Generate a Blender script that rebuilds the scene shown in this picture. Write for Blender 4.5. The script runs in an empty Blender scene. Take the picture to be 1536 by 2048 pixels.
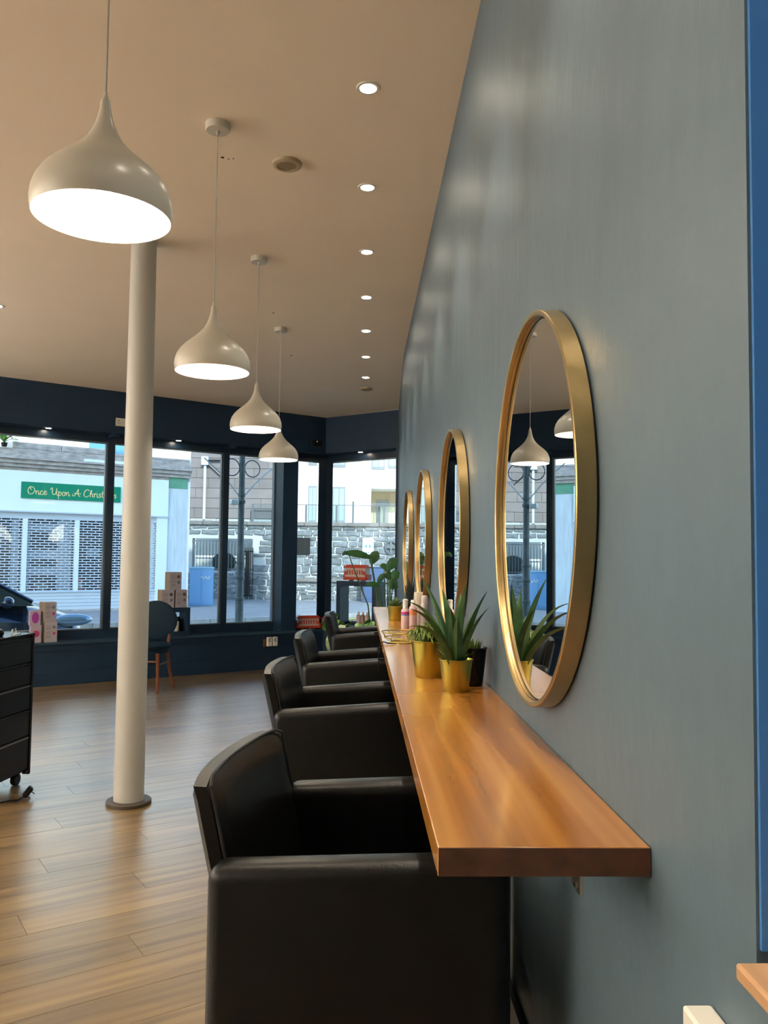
import bpy, bmesh, math, random
from mathutils import Vector, Matrix
random.seed(7)
SC = bpy.context.scene
COL = SC.collection
PI = math.pi

# ------------------------------------------------------------------ camera
F_PX, PITCH, YAW, ROLL, EYE = 1652.09, 0.05466, 0.0287, 0.01138, 1.33
cF = Vector((math.sin(YAW)*math.cos(PITCH), math.cos(YAW)*math.cos(PITCH), math.sin(PITCH)))
cR0 = Vector((math.cos(YAW), -math.sin(YAW), 0)); cU0 = cR0.cross(cF)
cR = cR0*math.cos(ROLL) + cU0*math.sin(ROLL); cU = -cR0*math.sin(ROLL) + cU0*math.cos(ROLL)
CAM = Vector((0, 0, EYE))
cam_d = bpy.data.cameras.new('camera'); cam = bpy.data.objects.new('camera', cam_d); COL.objects.link(cam)
cam.matrix_world = Matrix(((cR.x, cU.x, -cF.x, 0), (cR.y, cU.y, -cF.y, 0), (cR.z, cU.z, -cF.z, EYE), (0, 0, 0, 1)))
cam_d.sensor_fit = 'VERTICAL'; cam_d.sensor_height = 24.0; cam_d.lens = 24.0*F_PX/2048
cam_d.clip_start = 0.05; cam_d.clip_end = 300
SC.camera = cam

# ------------------------------------------------------------------ world, sun, exposure
w = bpy.data.worlds.new('sky'); SC.world = w; w.use_nodes = True
nt = w.node_tree; bg = nt.nodes['Background']
sky = nt.nodes.new('ShaderNodeTexSky'); sky.sky_type = 'NISHITA'; sky.sun_disc = False
sky.sun_elevation = math.radians(27); sky.sun_rotation = math.radians(200)
sky.air_density = 1.0; sky.dust_density = 1.0; sky.ozone_density = 2.0
nt.links.new(sky.outputs[0], bg.inputs[0]); bg.inputs[1].default_value = 0.42
sun_d = bpy.data.lights.new('sun', 'SUN'); sun_d.energy = 3.6; sun_d.angle = 0.01; sun_d.color = (1.0, 0.93, 0.82)
sun = bpy.data.objects.new('sun', sun_d); COL.objects.link(sun)
sd = Vector((-0.20, 0.86, -0.47)).normalized()          # direction the sunlight travels
sun.rotation_euler = sd.to_track_quat('-Z', 'Y').to_euler()
SC.view_settings.view_transform = 'Standard'; SC.view_settings.look = 'None'
SC.view_settings.gamma = 1.0; SC.view_settings.use_curve_mapping = False
SC.view_settings.exposure = 0.75
P_DOWN, P_PEND, P_SOFF, P_FILL = 29.0, 4.0, 4.0, 330.0
WARM = (1.0, 0.88, 0.72)
FILLCOL = (1.0, 0.97, 0.93)

# ------------------------------------------------------------------ pixel helpers (1536x2048 frame)
def ray(x, y): return cF + cR*((x-768)/F_PX) - cU*((y-1024)/F_PX)
def on_z(x, y, z): d = ray(x, y); return CAM + d*((z-EYE)/d.z)
def on_y(x, y, Y): d = ray(x, y); return CAM + d*(Y/d.y)
def on_x(x, y, X): d = ray(x, y); return CAM + d*(X/d.x)

# ------------------------------------------------------------------ frames of the two window walls
CC = Vector((-0.4444, 10.2931, 0))
A1 = math.atan2(0.6825, 1.0); A2 = math.atan2(-0.7565, 1.0)
def uv(a): return Vector((math.cos(a), math.sin(a), 0)), Vector((-math.sin(a), math.cos(a), 0))
U1, N1 = uv(A1); U2, N2 = uv(A2)
def T1(s, o, z): return CC + U1*s + N1*o + Vector((0, 0, z))
def T2(s, o, z): return CC + U2*s + N2*o + Vector((0, 0, z))
def on_w(x, y, off, a=1):
    u, n = (U1, N1) if a == 1 else (U2, N2)
    d = ray(x, y); t = ((CC + n*off) - CAM).dot(n)/d.dot(n); P = CAM + d*t
    return (P-CC).dot(u), P.z

# ------------------------------------------------------------------ materials
MATS = {}
def mat(name, col, rough=0.5, metal=0.0, var=0.0, vscale=8.0, stretch=(1, 1, 1), bump=0.0, bscale=60.0, emit=None, estr=0.0,
        coat=0.0, rvar=0.0, spec=None, trans=0.0, alt=None, rnd=0.0, sss=0.0):
    if name in MATS: return MATS[name]
    m = bpy.data.materials.new(name); m.use_nodes = True; t = m.node_tree; b = t.nodes['Principled BSDF']
    b.inputs['Base Color'].default_value = (*col, 1); b.inputs['Roughness'].default_value = rough
    b.inputs['Metallic'].default_value = metal
    if spec is not None: b.inputs['Specular IOR Level'].default_value = spec
    if coat: b.inputs['Coat Weight'].default_value = coat; b.inputs['Coat Roughness'].default_value = 0.12
    if emit: b.inputs['Emission Color'].default_value = (*emit, 1); b.inputs['Emission Strength'].default_value = estr
    if trans: b.inputs['Transmission Weight'].default_value = trans
    L = t.links.new
    tc = t.nodes.new('ShaderNodeTexCoord'); mp = t.nodes.new('ShaderNodeMapping'); mp.inputs['Scale'].default_value = stretch
    L(tc.outputs['Object'], mp.inputs[0])
    if var > 0 or alt:
        n = t.nodes.new('ShaderNodeTexNoise'); n.inputs['Scale'].default_value = vscale; n.inputs['Detail'].default_value = 5
        L(mp.outputs[0], n.inputs['Vector'])
        r = t.nodes.new('ShaderNodeValToRGB'); e = r.color_ramp.elements
        lo = tuple(max(0, c*(1-var)) for c in col); hi = alt if alt else tuple(min(1, c*(1+var)) for c in col)
        e[0].position = 0.3; e[0].color = (*lo, 1); e[1].position = 0.72; e[1].color = (*hi, 1)
        L(n.outputs[0], r.inputs[0]); out = r.outputs[0]
        if rnd:
            oi = t.nodes.new('ShaderNodeObjectInfo'); hs = t.nodes.new('ShaderNodeHueSaturation')
            mr = t.nodes.new('ShaderNodeMapRange'); mr.inputs[3].default_value = 1-rnd; mr.inputs[4].default_value = 1+rnd
            L(oi.outputs['Random'], mr.inputs[0]); L(mr.outputs[0], hs.inputs['Value']); L(out, hs.inputs['Color']); out = hs.outputs[0]
        L(out, b.inputs['Base Color'])
    if rvar > 0:
        n2 = t.nodes.new('ShaderNodeTexNoise'); n2.inputs['Scale'].default_value = vscale*0.6; L(mp.outputs[0], n2.inputs['Vector'])
        mr2 = t.nodes.new('ShaderNodeMapRange'); mr2.inputs[3].default_value = rough-rvar; mr2.inputs[4].default_value = rough+rvar
        L(n2.outputs[0], mr2.inputs[0]); L(mr2.outputs[0], b.inputs['Roughness'])
    if bump > 0:
        n3 = t.nodes.new('ShaderNodeTexNoise'); n3.inputs['Scale'].default_value = bscale; n3.inputs['Detail'].default_value = 4
        L(mp.outputs[0], n3.inputs['Vector']); bp = t.nodes.new('ShaderNodeBump'); bp.inputs['Strength'].default_value = bump
        bp.inputs['Distance'].default_value = 0.01; L(n3.outputs[0], bp.inputs['Height']); L(bp.outputs[0], b.inputs['Normal'])
    MATS[name] = m; return m

def glass_mat(name, tint, ior=1.45, rough=0.0):
    m = bpy.data.materials.new(name); m.use_nodes = True; t = m.node_tree; t.nodes.clear()
    o = t.nodes.new('ShaderNodeOutputMaterial'); mx = t.nodes.new('ShaderNodeMixShader'); tr = t.nodes.new('ShaderNodeBsdfTransparent')
    gl = t.nodes.new('ShaderNodeBsdfGlossy'); fr = t.nodes.new('ShaderNodeFresnel'); fr.inputs[0].default_value = ior
    tr.inputs[0].default_value = (*tint, 1); gl.inputs['Roughness'].default_value = rough
    t.links.new(fr.outputs[0], mx.inputs[0]); t.links.new(tr.outputs[0], mx.inputs[1]); t.links.new(gl.outputs[0], mx.inputs[2])
    t.links.new(mx.outputs[0], o.inputs[0]); MATS[name] = m; return m

def wood_mat(name, c1, c2, c3, rough, angle, scale=1.0, long=0.9, coat=0.0, rnd=0.0, rvar=0.06, bump=0.15, crough=0.15, dist=0.25, detail=7, pos=(0.30, 0.70)):
    """grain runs along the direction `angle` (world xy)"""
    m = bpy.data.materials.new(name); m.use_nodes = True; t = m.node_tree; b = t.nodes['Principled BSDF']; L = t.links.new
    g = t.nodes.new('ShaderNodeNewGeometry'); mp = t.nodes.new('ShaderNodeMapping'); mp.vector_type = 'POINT'
    mp.inputs['Rotation'].default_value = (0, 0, -angle)
    L(g.outputs['Position'], mp.inputs[0])
    oi = t.nodes.new('ShaderNodeObjectInfo'); ad = t.nodes.new('ShaderNodeVectorMath'); ad.operation = 'MULTIPLY_ADD'
    ad.inputs[1].default_value = (7.0, 3.0, 5.0); L(oi.outputs['Random'], ad.inputs[0]); L(mp.outputs[0], ad.inputs[2])
    m2 = t.nodes.new('ShaderNodeMapping'); m2.inputs['Scale'].default_value = (long*scale, 9*scale, 9*scale); L(ad.outputs[0], m2.inputs[0])
    n = t.nodes.new('ShaderNodeTexNoise'); n.inputs['Scale'].default_value = 1.6; n.inputs['Detail'].default_value = detail; n.inputs['Distortion'].default_value = dist
    L(m2.outputs[0], n.inputs['Vector'])
    r = t.nodes.new('ShaderNodeValToRGB'); e = r.color_ramp.elements
    e[0].position = pos[0]; e[0].color = (*c1, 1); e[1].position = pos[1]; e[1].color = (*c3, 1); k = e.new(0.5); k.color = (*c2, 1)
    L(n.outputs[0], r.inputs[0]); out = r.outputs[0]
    if rnd:
        hs = t.nodes.new('ShaderNodeHueSaturation'); mr = t.nodes.new('ShaderNodeMapRange'); mr.inputs[3].default_value = 1-rnd; mr.inputs[4].default_value = 1+rnd
        L(oi.outputs['Random'], mr.inputs[0]); L(mr.outputs[0], hs.inputs['Value']); L(out, hs.inputs['Color']); out = hs.outputs[0]
    L(out, b.inputs['Base Color'])
    n2 = t.nodes.new('ShaderNodeTexNoise'); n2.inputs['Scale'].default_value = 2.2; n2.inputs['Detail'].default_value = 6; L(mp.outputs[0], n2.inputs['Vector'])
    mr2 = t.nodes.new('ShaderNodeMapRange'); mr2.inputs[1].default_value = 0.3; mr2.inputs[2].default_value = 0.7
    mr2.inputs[3].default_value = rough-rvar; mr2.inputs[4].default_value = rough+rvar
    L(n2.outputs[0], mr2.inputs[0]); L(mr2.outputs[0], b.inputs['Roughness'])
    bp = t.nodes.new('ShaderNodeBump'); bp.inputs['Strength'].default_value = bump; bp.inputs['Distance'].default_value = 0.004
    L(n.outputs[0], bp.inputs['Height']); L(bp.outputs[0], b.inputs['Normal'])
    if coat: b.inputs['Coat Weight'].default_value = coat; b.inputs['Coat Roughness'].default_value = crough; b.inputs['Coat IOR'].default_value = 1.65
    MATS[name] = m; return m

NAVY = mat('navy_paint', (0.012, 0.032, 0.066), 0.40, spec=.35, var=0.08, vscale=3, bump=0.05, bscale=25)
NAVYD = mat('navy_frame', (0.008, 0.022, 0.045), 0.3)
NAVYS = mat('navy_sill', (0.03, 0.065, 0.10), 0.16)
JAMB = mat('bright_blue_paint', (0.06, 0.22, 0.52), 0.4, bump=0.15, bscale=12)
WALLG = mat('blue_grey_plaster', (0.080, 0.122, 0.152), 0.46, var=0.10, vscale=1.6, stretch=(1, 1, 0.5), bump=0.55, bscale=9, rvar=0.08)
CEIL = mat('ceiling_paint', (0.86, 0.745, 0.60), 0.75, var=0.02, vscale=2)
CREAM = mat('cream_paint', (0.47, 0.47, 0.44), 0.45, bump=0.06, bscale=40)
WHITEW = mat('shade_block_grey', (0.5, 0.5, 0.5), 0.8)
LEATHER = mat('black_leather', (0.003, 0.0031, 0.0033), 0.34, spec=0.27, bump=0.10, bscale=220, rvar=0.06, vscale=5)
PIPING = mat('leather_piping', (0.016, 0.016, 0.016), 0.34)
CHROME = mat('chrome', (0.7, 0.7, 0.7), 0.15, 1.0)
STEEL = mat('brushed_steel', (0.35, 0.34, 0.32), 0.35, 1.0)
BRASS = mat('brushed_brass', (0.46, 0.33, 0.15), 0.34, 1.0, var=0.18, vscale=6, rvar=0.08, bump=0.05, bscale=40)
GOLD = mat('gold_pot_metal', (0.50, 0.42, 0.085), 0.32, 1.0, var=0.06, vscale=10)
MIRROR = mat('mirror_silver', (0.86, 0.89, 0.89), 0.0, 1.0)
BLACKP = mat('black_plastic', (0.004, 0.004, 0.004), 0.4, spec=.25)
BLACKM = mat('black_gloss_metal', (0.004, 0.004, 0.005), 0.25, spec=.35)
LAMPW = mat('lamp_shade_enamel', (0.56, 0.53, 0.45), 0.3)
LAMPI = mat('lamp_inner_white', (0.9, 0.87, 0.78), 0.6)
BULB = mat('glowing_bulb', (1, 0.95, 0.85), 0.5, emit=(1.0, 0.90, 0.72), estr=30)
LED = mat('glowing_led', (1, 0.95, 0.85), 0.5, emit=(1.0, 0.90, 0.72), estr=60)
CORD = mat('grey_cord', (0.42, 0.40, 0.36), 0.6)
VENT = mat('beige_vent', (0.42, 0.33, 0.21), 0.5)
DARK = mat('dark_void', (0.004, 0.004, 0.005), 0.9)
PLASTW = mat('white_plastic', (0.75, 0.72, 0.64), 0.4)
BRONZE = mat('bronze_plate', (0.20, 0.09, 0.045), 0.35, 0.6)
SLATE = mat('dark_steel_plate', (0.03, 0.03, 0.03), 0.3, 0.7)
GLASS = glass_mat('window_glass', (0.85, 0.96, 1.0))
CARGLASS = glass_mat('car_glass', (0.35, 0.45, 0.45), 1.6)
OAK = wood_mat('oak_floor', (0.085, 0.048, 0.015), (0.195, 0.12, 0.04), (0.29, 0.19, 0.07), 0.37, math.radians(32), 1.7, long=0.55, rnd=0.14, rvar=0.05, bump=0.12, coat=1.0, crough=0.30)
SHELFW = wood_mat('iroko_shelf', (0.21, 0.07, 0.012), (0.36, 0.14, 0.022), (0.50, 0.235, 0.046), 0.25, math.radians(90), 1.5, long=0.28, coat=0.35, rvar=0.05, bump=0.0, dist=0.0, detail=2.5, pos=(.26, .74))
RAWW = wood_mat('raw_timber', (0.36, 0.18, 0.08), (0.48, 0.27, 0.13), (0.55, 0.33, 0.17), 0.5, math.radians(90), 2.0)
CHAIRW = mat('chair_wood', (0.16, 0.045, 0.015), 0.35)
BLUEV = mat('blue_grey_vinyl', (0.008, 0.021, 0.036), 0.6, spec=.10)

# ------------------------------------------------------------------ mesh helpers
class MB:
    def __init__(s): s.v = []; s.f = []
    def add(s, vs, fs):
        o = len(s.v); s.v += [tuple(v) for v in vs]; s.f += [tuple(i+o for i in f) for f in fs]; return s
    def box(s, x0, x1, y0, y1, z0, z1, M=None):
        vs = [Vector(p) for p in ((x0, y0, z0), (x1, y0, z0), (x1, y1, z0), (x0, y1, z0), (x0, y0, z1), (x1, y0, z1), (x1, y1, z1), (x0, y1, z1))]
        if M: vs = [M @ v for v in vs]
        return s.add(vs, [(3, 2, 1, 0), (4, 5, 6, 7), (0, 1, 5, 4), (1, 2, 6, 5), (2, 3, 7, 6), (3, 0, 4, 7)])
    def rbox(s, x0, x1, y0, y1, z0, z1, r=0.01, seg=2, M=None):
        bm = bmesh.new(); bmesh.ops.create_cube(bm, size=1)
        for v in bm.verts: v.co = Vector((x0+(v.co.x+.5)*(x1-x0), y0+(v.co.y+.5)*(y1-y0), z0+(v.co.z+.5)*(z1-z0)))
        bmesh.ops.bevel(bm, geom=list(bm.edges)+list(bm.verts), offset=r, segments=seg, profile=0.5, affect='EDGES')
        bm.verts.index_update(); vs = [(M @ v.co) if M else v.co.copy() for v in bm.verts]; fs = [[v.index for v in f.verts] for f in bm.faces]
        bm.free(); return s.add(vs, fs)
    def prism(s, poly, z0, z1):
        n = len(poly); vs = [(x, y, z0) for x, y in poly] + [(x, y, z1) for x, y in poly]
        fs = [tuple(reversed(range(n))), tuple(range(n, 2*n))] + [(i, (i+1) % n, n+(i+1) % n, n+i) for i in range(n)]
        return s.add(vs, fs)
    def lathe(s, prof, c=(0, 0, 0), n=24, cap0=False, cap1=False, M=None):
        vs = []; fs = []
        for r, z in prof:
            for k in range(n):
                a = 2*PI*k/n; vs.append(Vector((c[0]+r*math.cos(a), c[1]+r*math.sin(a), c[2]+z)))
        for i in range(len(prof)-1):
            for k in range(n): fs.append((i*n+k, i*n+(k+1) % n, (i+1)*n+(k+1) % n, (i+1)*n+k))
        if cap0: fs.append(tuple(reversed(range(n))))
        if cap1: o = (len(prof)-1)*n; fs.append(tuple(range(o, o+n)))
        if M: vs = [M @ v for v in vs]
        return s.add(vs, fs)
    def cyl(s, a, b, r, r2=None, n=12, cap=True):
        a = Vector(a); b = Vector(b); d = b-a; q = d.to_track_quat('Z', 'Y').to_matrix().to_4x4(); M = Matrix.Translation(a) @ q
        return s.lathe([(r, 0), (r if r2 is None else r2, d.length)], n=n, cap0=cap, cap1=cap, M=M)
    def tube(s, pts, r, n=6, closed=False):
        pts = [Vector(p) for p in pts]; m = len(pts); vs = []; fs = []; up = None
        for i, p in enumerate(pts):
            if closed: t = pts[(i+1) % m]-pts[i-1]
            else: t = pts[min(i+1, m-1)]-pts[max(i-1, 0)]
            t = t.normalized() if t.length > 1e-9 else Vector((0, 0, 1))
            if up is None: up = Vector((0, 0, 1)) if abs(t.z) < .9 else Vector((1, 0, 0))
            a = up - t*up.dot(t); a = a.normalized() if a.length > 1e-6 else t.orthogonal().normalized(); up = a; b = t.cross(a)
            rr = r[i] if isinstance(r, (list, tuple)) else r
            for k in range(n):
                an = 2*PI*k/n; vs.append(p + (a*math.cos(an)+b*math.sin(an))*rr)
        for i in range(m if closed else m-1):
            j = (i+1) % m
            for k in range(n): fs.append((i*n+k, i*n+(k+1) % n, j*n+(k+1) % n, j*n+k))
        if not closed: fs.append(tuple(reversed(range(n)))); fs.append(tuple(range((m-1)*n, m*n)))
        return s.add(vs, fs)
    def sphere(s, c, r, n=12, m=8, sc=(1, 1, 1)):
        c = Vector(c); vs = [c+Vector((0, 0, -r*sc[2]))]; fs = []
        for i in range(1, m):
            a = -PI/2+PI*i/m
            for k in range(n): vs.append(c+Vector((r*sc[0]*math.cos(a)*math.cos(2*PI*k/n), r*sc[1]*math.cos(a)*math.sin(2*PI*k/n), r*sc[2]*math.sin(a))))
        vs.append(c+Vector((0, 0, r*sc[2]))); L = len(vs)-1
        for k in range(n): fs.append((0, 1+(k+1) % n, 1+k)); fs.append((L, 1+(m-2)*n+k, 1+(m-2)*n+(k+1) % n))
        for i in range(m-2):
            for k in range(n): fs.append((1+i*n+k, 1+i*n+(k+1) % n, 1+(i+1)*n+(k+1) % n, 1+(i+1)*n+k))
        return s.add(vs, fs)
    def leaf(s, base, tip, ctrl, w, seg=8, fold=0.25, thick=0.0, side=None, shape=None):
        """blade along a quadratic curve base-ctrl-tip"""
        base, tip, ctrl = Vector(base), Vector(tip), Vector(ctrl); vs = []; fs = []
        for i in range(seg+1):
            t = i/seg; p = base*(1-t)**2 + ctrl*2*t*(1-t) + tip*t*t; d = (ctrl-base)*(1-t)+(tip-ctrl)*t
            d = d.normalized(); sd_ = (side if side is not None else d.cross(Vector((0, 0, 1))))
            sd_ = sd_-d*sd_.dot(d); sd_ = sd_.normalized() if sd_.length > 1e-4 else Vector((1, 0, 0)); nn = sd_.cross(d)
            ww = w*(shape(t) if shape else math.sin(PI*min(1, t*0.92+0.08))**0.8)
            vs += [p-sd_*ww+nn*ww*fold, p-nn*thick*(1-t), p+sd_*ww+nn*ww*fold, p+nn*thick*(1-t)*0.3]
        for i in range(seg):
            o = i*4
            for k in range(4): fs.append((o+k, o+(k+1) % 4, o+4+(k+1) % 4, o+4+k))
        fs.append((3, 2, 1, 0)); o = seg*4; fs.append((o, o+1, o+2, o+3))
        return s.add(vs, fs)
    def mesh(s, name, m, smooth=False):
        me = bpy.data.meshes.new(name); me.from_pydata(s.v, [], s.f); me.materials.append(m)
        bm = bmesh.new(); bm.from_mesh(me); bmesh.ops.recalc_face_normals(bm, faces=bm.faces); bm.to_mesh(me); bm.free()
        if smooth:
            me.polygons.foreach_set('use_smooth', [True]*len(me.polygons))
            try: me.set_sharp_from_angle(angle=math.radians(40))
            except Exception: pass
        me.update(); return me

def link(name, data, parent=None, loc=None, rz=0.0):
    o = bpy.data.objects.new(name, data); COL.objects.link(o); o.parent = parent
    if loc is not None: o.location = loc
    if rz: o.rotation_euler = (0, 0, rz)
    return o
def obj(name, mb, m, parent=None, loc=None, rz=0.0, smooth=False):
    return link(name, mb.mesh(name, m, smooth), parent, loc, rz)
def tag(o, label, cat, group=None):
    o['label'] = label; o['category'] = cat
    if group: o['group'] = group
    return o
def thing(name, label, cat, loc=(0, 0, 0), rz=0.0, group=None):
    o = link(name, None, None, loc, rz); o.empty_display_size = 0.05; return tag(o, label, cat, group)
def struct(name, mb, m, loc=None, rz=0.0, label=None, smooth=False):
    o = obj(name, mb, m, None, loc, rz, smooth); o['kind'] = 'structure'
    if label: o['label'] = label
    return o
def sroot(name, loc=None, rz=0.0, label=None):
    o = link(name, None, None, loc, rz); o['kind'] = 'structure'
    if label: o['label'] = label
    return o
def copy_tree(o, loc=None, rz=None, label=None, group=None):
    def rec(x, par):
        c = x.copy(); COL.objects.link(c); c.parent = par
        for ch in x.children: rec(ch, c)
        return c
    c = rec(o, None)
    if loc is not None: c.location = loc
    if rz is not None: c.rotation_euler = (0, 0, rz)
    if label: c['label'] = label
    if group: c['group'] = group
    return c
def spot(name, parent, loc, power, size_deg, blend=0.5, rad=0.03, col=WARM):
    l = bpy.data.lights.new(name, 'SPOT'); l.energy = power; l.spot_size = math.radians(size_deg); l.spot_blend = blend; l.shadow_soft_size = rad; l.color = col
    return link(name, l, parent, loc)

# ------------------------------------------------------------------ ROOM
ZC, XW, XL = 3.066, 0.355, -6.5
ROOM = [(XW, -3.0), (XW, 7.0), (0.435, 9.626), (CC.x, CC.y), (XL, CC.y+0.6825*(XL-CC.x)), (XL, -3.0)]

# floor planks
def clip(poly, edge_a, edge_b):
    out = []; ax, ay = edge_a; bx, by = edge_b
    def inside(p): return (bx-ax)*(p[1]-ay)-(by-ay)*(p[0]-ax) >= -1e-9
    for i in range(len(poly)):
        p, q = poly[i-1], poly[i]; ip, iq = inside(p), inside(q)
        if ip != iq:
            d1 = (bx-ax)*(p[1]-ay)-(by-ay)*(p[0]-ax); d2 = (bx-ax)*(q[1]-ay)-(by-ay)*(q[0]-ax); t = d1/(d1-d2)
            out.append((p[0]+(q[0]-p[0])*t, p[1]+(q[1]-p[1])*t))
        if iq: out.append(q)
    return out
def clip_room(poly, convex):
    for i in range(len(convex)):
        if len(poly) < 3: return []
        poly = clip(poly, convex[i], convex[(i+1) % len(convex)])
    return poly if len(poly) >= 3 else []
CONV = [(XW, -3.0), (XW, 9.69), (CC.x, CC.y), (XL, CC.y+0.6825*(XL-CC.x)), (XL, -3.0)]
fl = MB().prism(ROOM, -0.10, -0.012); floor = struct('floor', fl, mat('floor_screed', (0.05, 0.03, 0.015), 0.8), label='honey oak plank floor')
fu, fn = uv(math.radians(32)); PWID, PLEN = 0.185, 1.25
planks = []
for j in range(-40, 75):
    off = ((j*0.382) % 1.0)*PLEN
    for i in range(-9, 12):
        x0 = i*PLEN+off; y0 = j*PWID
        q = [fu*a+fn*b for a, b in ((x0+.0008, y0+.0008), (x0+PLEN-.0008, y0+.0008), (x0+PLEN-.0008, y0+PWID-.0008), (x0+.0008, y0+PWID-.0008))]
        pg = clip_room([(v.x, v.y) for v in q], CONV)
        if pg:
            c = Vector((sum(p[0] for p in pg)/len(pg), sum(p[1] for p in pg)/len(pg), 0)); planks.append((c, pg))
def inview(c):
    d = c-CAM; z = d.dot(cF)
    if z < 0.3: return False
    x = 768+F_PX*d.dot(cR)/z; y = 1024-F_PX*d.dot(cU)/z; return -120 < x < 1000 and 1300 < y < 2250
vis = sorted([p for p in planks if inview(p[0])], key=lambda p: p[0].length)
rest = [p for p in planks if not inview(p[0])] + vis[295:]; vis = vis[:295]
for c, pg in vis:
    obj('floor_plank', MB().prism([(x-c.x, y-c.y) for x, y in pg], -0.012, random.uniform(-0.0004, 0.0)), OAK, floor, c)
mb = MB()
for c, pg in rest: mb.prism(pg, -0.012, -0.0002)
o = obj('floor_planking', mb, OAK, floor); o['kind'] = 'stuff'

struct('ceiling', MB().prism(ROOM, ZC, ZC+0.15), CEIL, label='plain warm white ceiling')
CEILO = bpy.data.objects['ceiling']
for px_, py_, r_ in [(445, 315, .008), (457, 318, .004), (467, 317, .004), (547, 626, .009), (583, 711, .011)]:
    P_ = on_z(px_, py_, ZC); obj('drill_hole', MB().cyl((P_.x, P_.y, ZC-.0006), (P_.x, P_.y, ZC+.002), r_, n=10), DARK, CEILO)
# right wall with its hatch opening, a slight kink near the window
wr = MB()
YJ = 0.735
wr.prism([(XW, YJ), (XW+0.30, YJ), (XW+0.30, 7.0), (XW, 7.0)], 0, ZC)
wr.prism([(XW, 7.0), (XW+0.30, 7.0), (0.735, 9.626), (0.435, 9.626)], 0, ZC)
wr.box(XW, XW+0.30, -1.2, YJ, 0, 0.972); wr.box(XW, XW+0.30, -1.2, YJ, 2.35, ZC); wr.box(XW, XW+0.30, -3.0, -1.2, 0, ZC)
wall_r = struct('wall_right', wr, WALLG, label='long blue grey plaster wall with mirrors')
obj('corner_bead', MB().box(XW-0.0025, XW, YJ, YJ+0.042, 0.972, ZC), WALLG, wall_r)
obj('jamb', MB().box(XW+0.0005, XW+0.30, YJ-0.004, YJ, 0.99, 2.35), JAMB, wall_r)
obj('alcove_back', MB().box(XW+0.30, XW+0.32, -1.2, YJ, 0.95, 2.4), JAMB, wall_r)
struct('baseboard_right', MB().box(XW-0.016, XW, 0.9, 6.99, 0, 0.38), NAVY, label='tall navy skirting on the right wall')
struct('wall_left', MB().box(XL-.15, XL, -3.0, 6.15, 0, ZC), mat('pale_wall_paint', (.62, .60, .56), .7))
struct('wall_back', MB().box(XL, XW, -3.15, -3.0, 0, ZC), mat('mid_grey_wall', (.30, .29, .27), .7))

D = 0.28; MIT = math.tan((A1-A2)/2)
def wallpoly(s0, s1, d0, d1, a):      # mitred at the corner s = 0
    if a == 1: return [(s0, d0), (MIT*d0, d0), (MIT*d1, d1), (s0, d1)]
    return [(-MIT*d0, d0), (s1, d0), (s1, d1), (-MIT*d1, d1)]
SL, SR = -7.33, 1.105
Z_LIN, Z_SILL = 2.616, 0.435
pier = (-0.590, -0.385)
m = MB(); m.prism(wallpoly(SL, 0, 0, D, 1), 0, Z_SILL-0.025); m.prism(wallpoly(SL, 0, 0, D, 1), Z_LIN, ZC); m.box(pier[0], pier[1], 0, D, Z_SILL, Z_LIN)
struct('wall_front', m, NAVY, CC, A1, 'navy window wall with lintel and low dado')
m = MB(); m.prism(wallpoly(0, SR, 0, D, 2), 0, Z_SILL-0.025); m.prism(wallpoly(0, SR, 0, D, 2), Z_LIN, ZC); m.box(1.072, SR, 0, D, Z_SILL, Z_LIN)
struct('wall_front_side', m, NAVY, CC, A2, 'short navy angled window wall beside the grey wall')
struct('trim_1', MB().prism(wallpoly(SL, 0, -0.03, D, 1), Z_SILL-0.025, Z_SILL), NAVYS, CC, A1, 'navy window board under the long window')
struct('trim_2', MB().prism(wallpoly(0, SR-.03, -0.03, D, 2), Z_SILL-0.025, Z_SILL), NAVYS, CC, A2, 'navy window board under the angled window')
struct('trim_3', MB().prism(wallpoly(SL, 0, -0.012, 0, 1), Z_SILL-0.085, Z_SILL-0.025), NAVY, CC, A1, 'moulding under the long window board')
struct('trim_4', MB().prism(wallpoly(0, SR-.05, -0.012, 0, 2), Z_SILL-0.085, Z_SILL-0.025), NAVY, CC, A2, 'moulding under the angled window board')
struct('baseboard_front', MB().prism(wallpoly(SL, 0, -0.018, 0, 1), 0, 0.14), NAVY, CC, A1, 'navy skirting under the long window')
struct('baseboard_front_side', MB().prism(wallpoly(0, SR-.05, -0.018, 0, 2), 0, 0.14), NAVY, CC, A2, 'navy skirting under the angled window')

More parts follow.
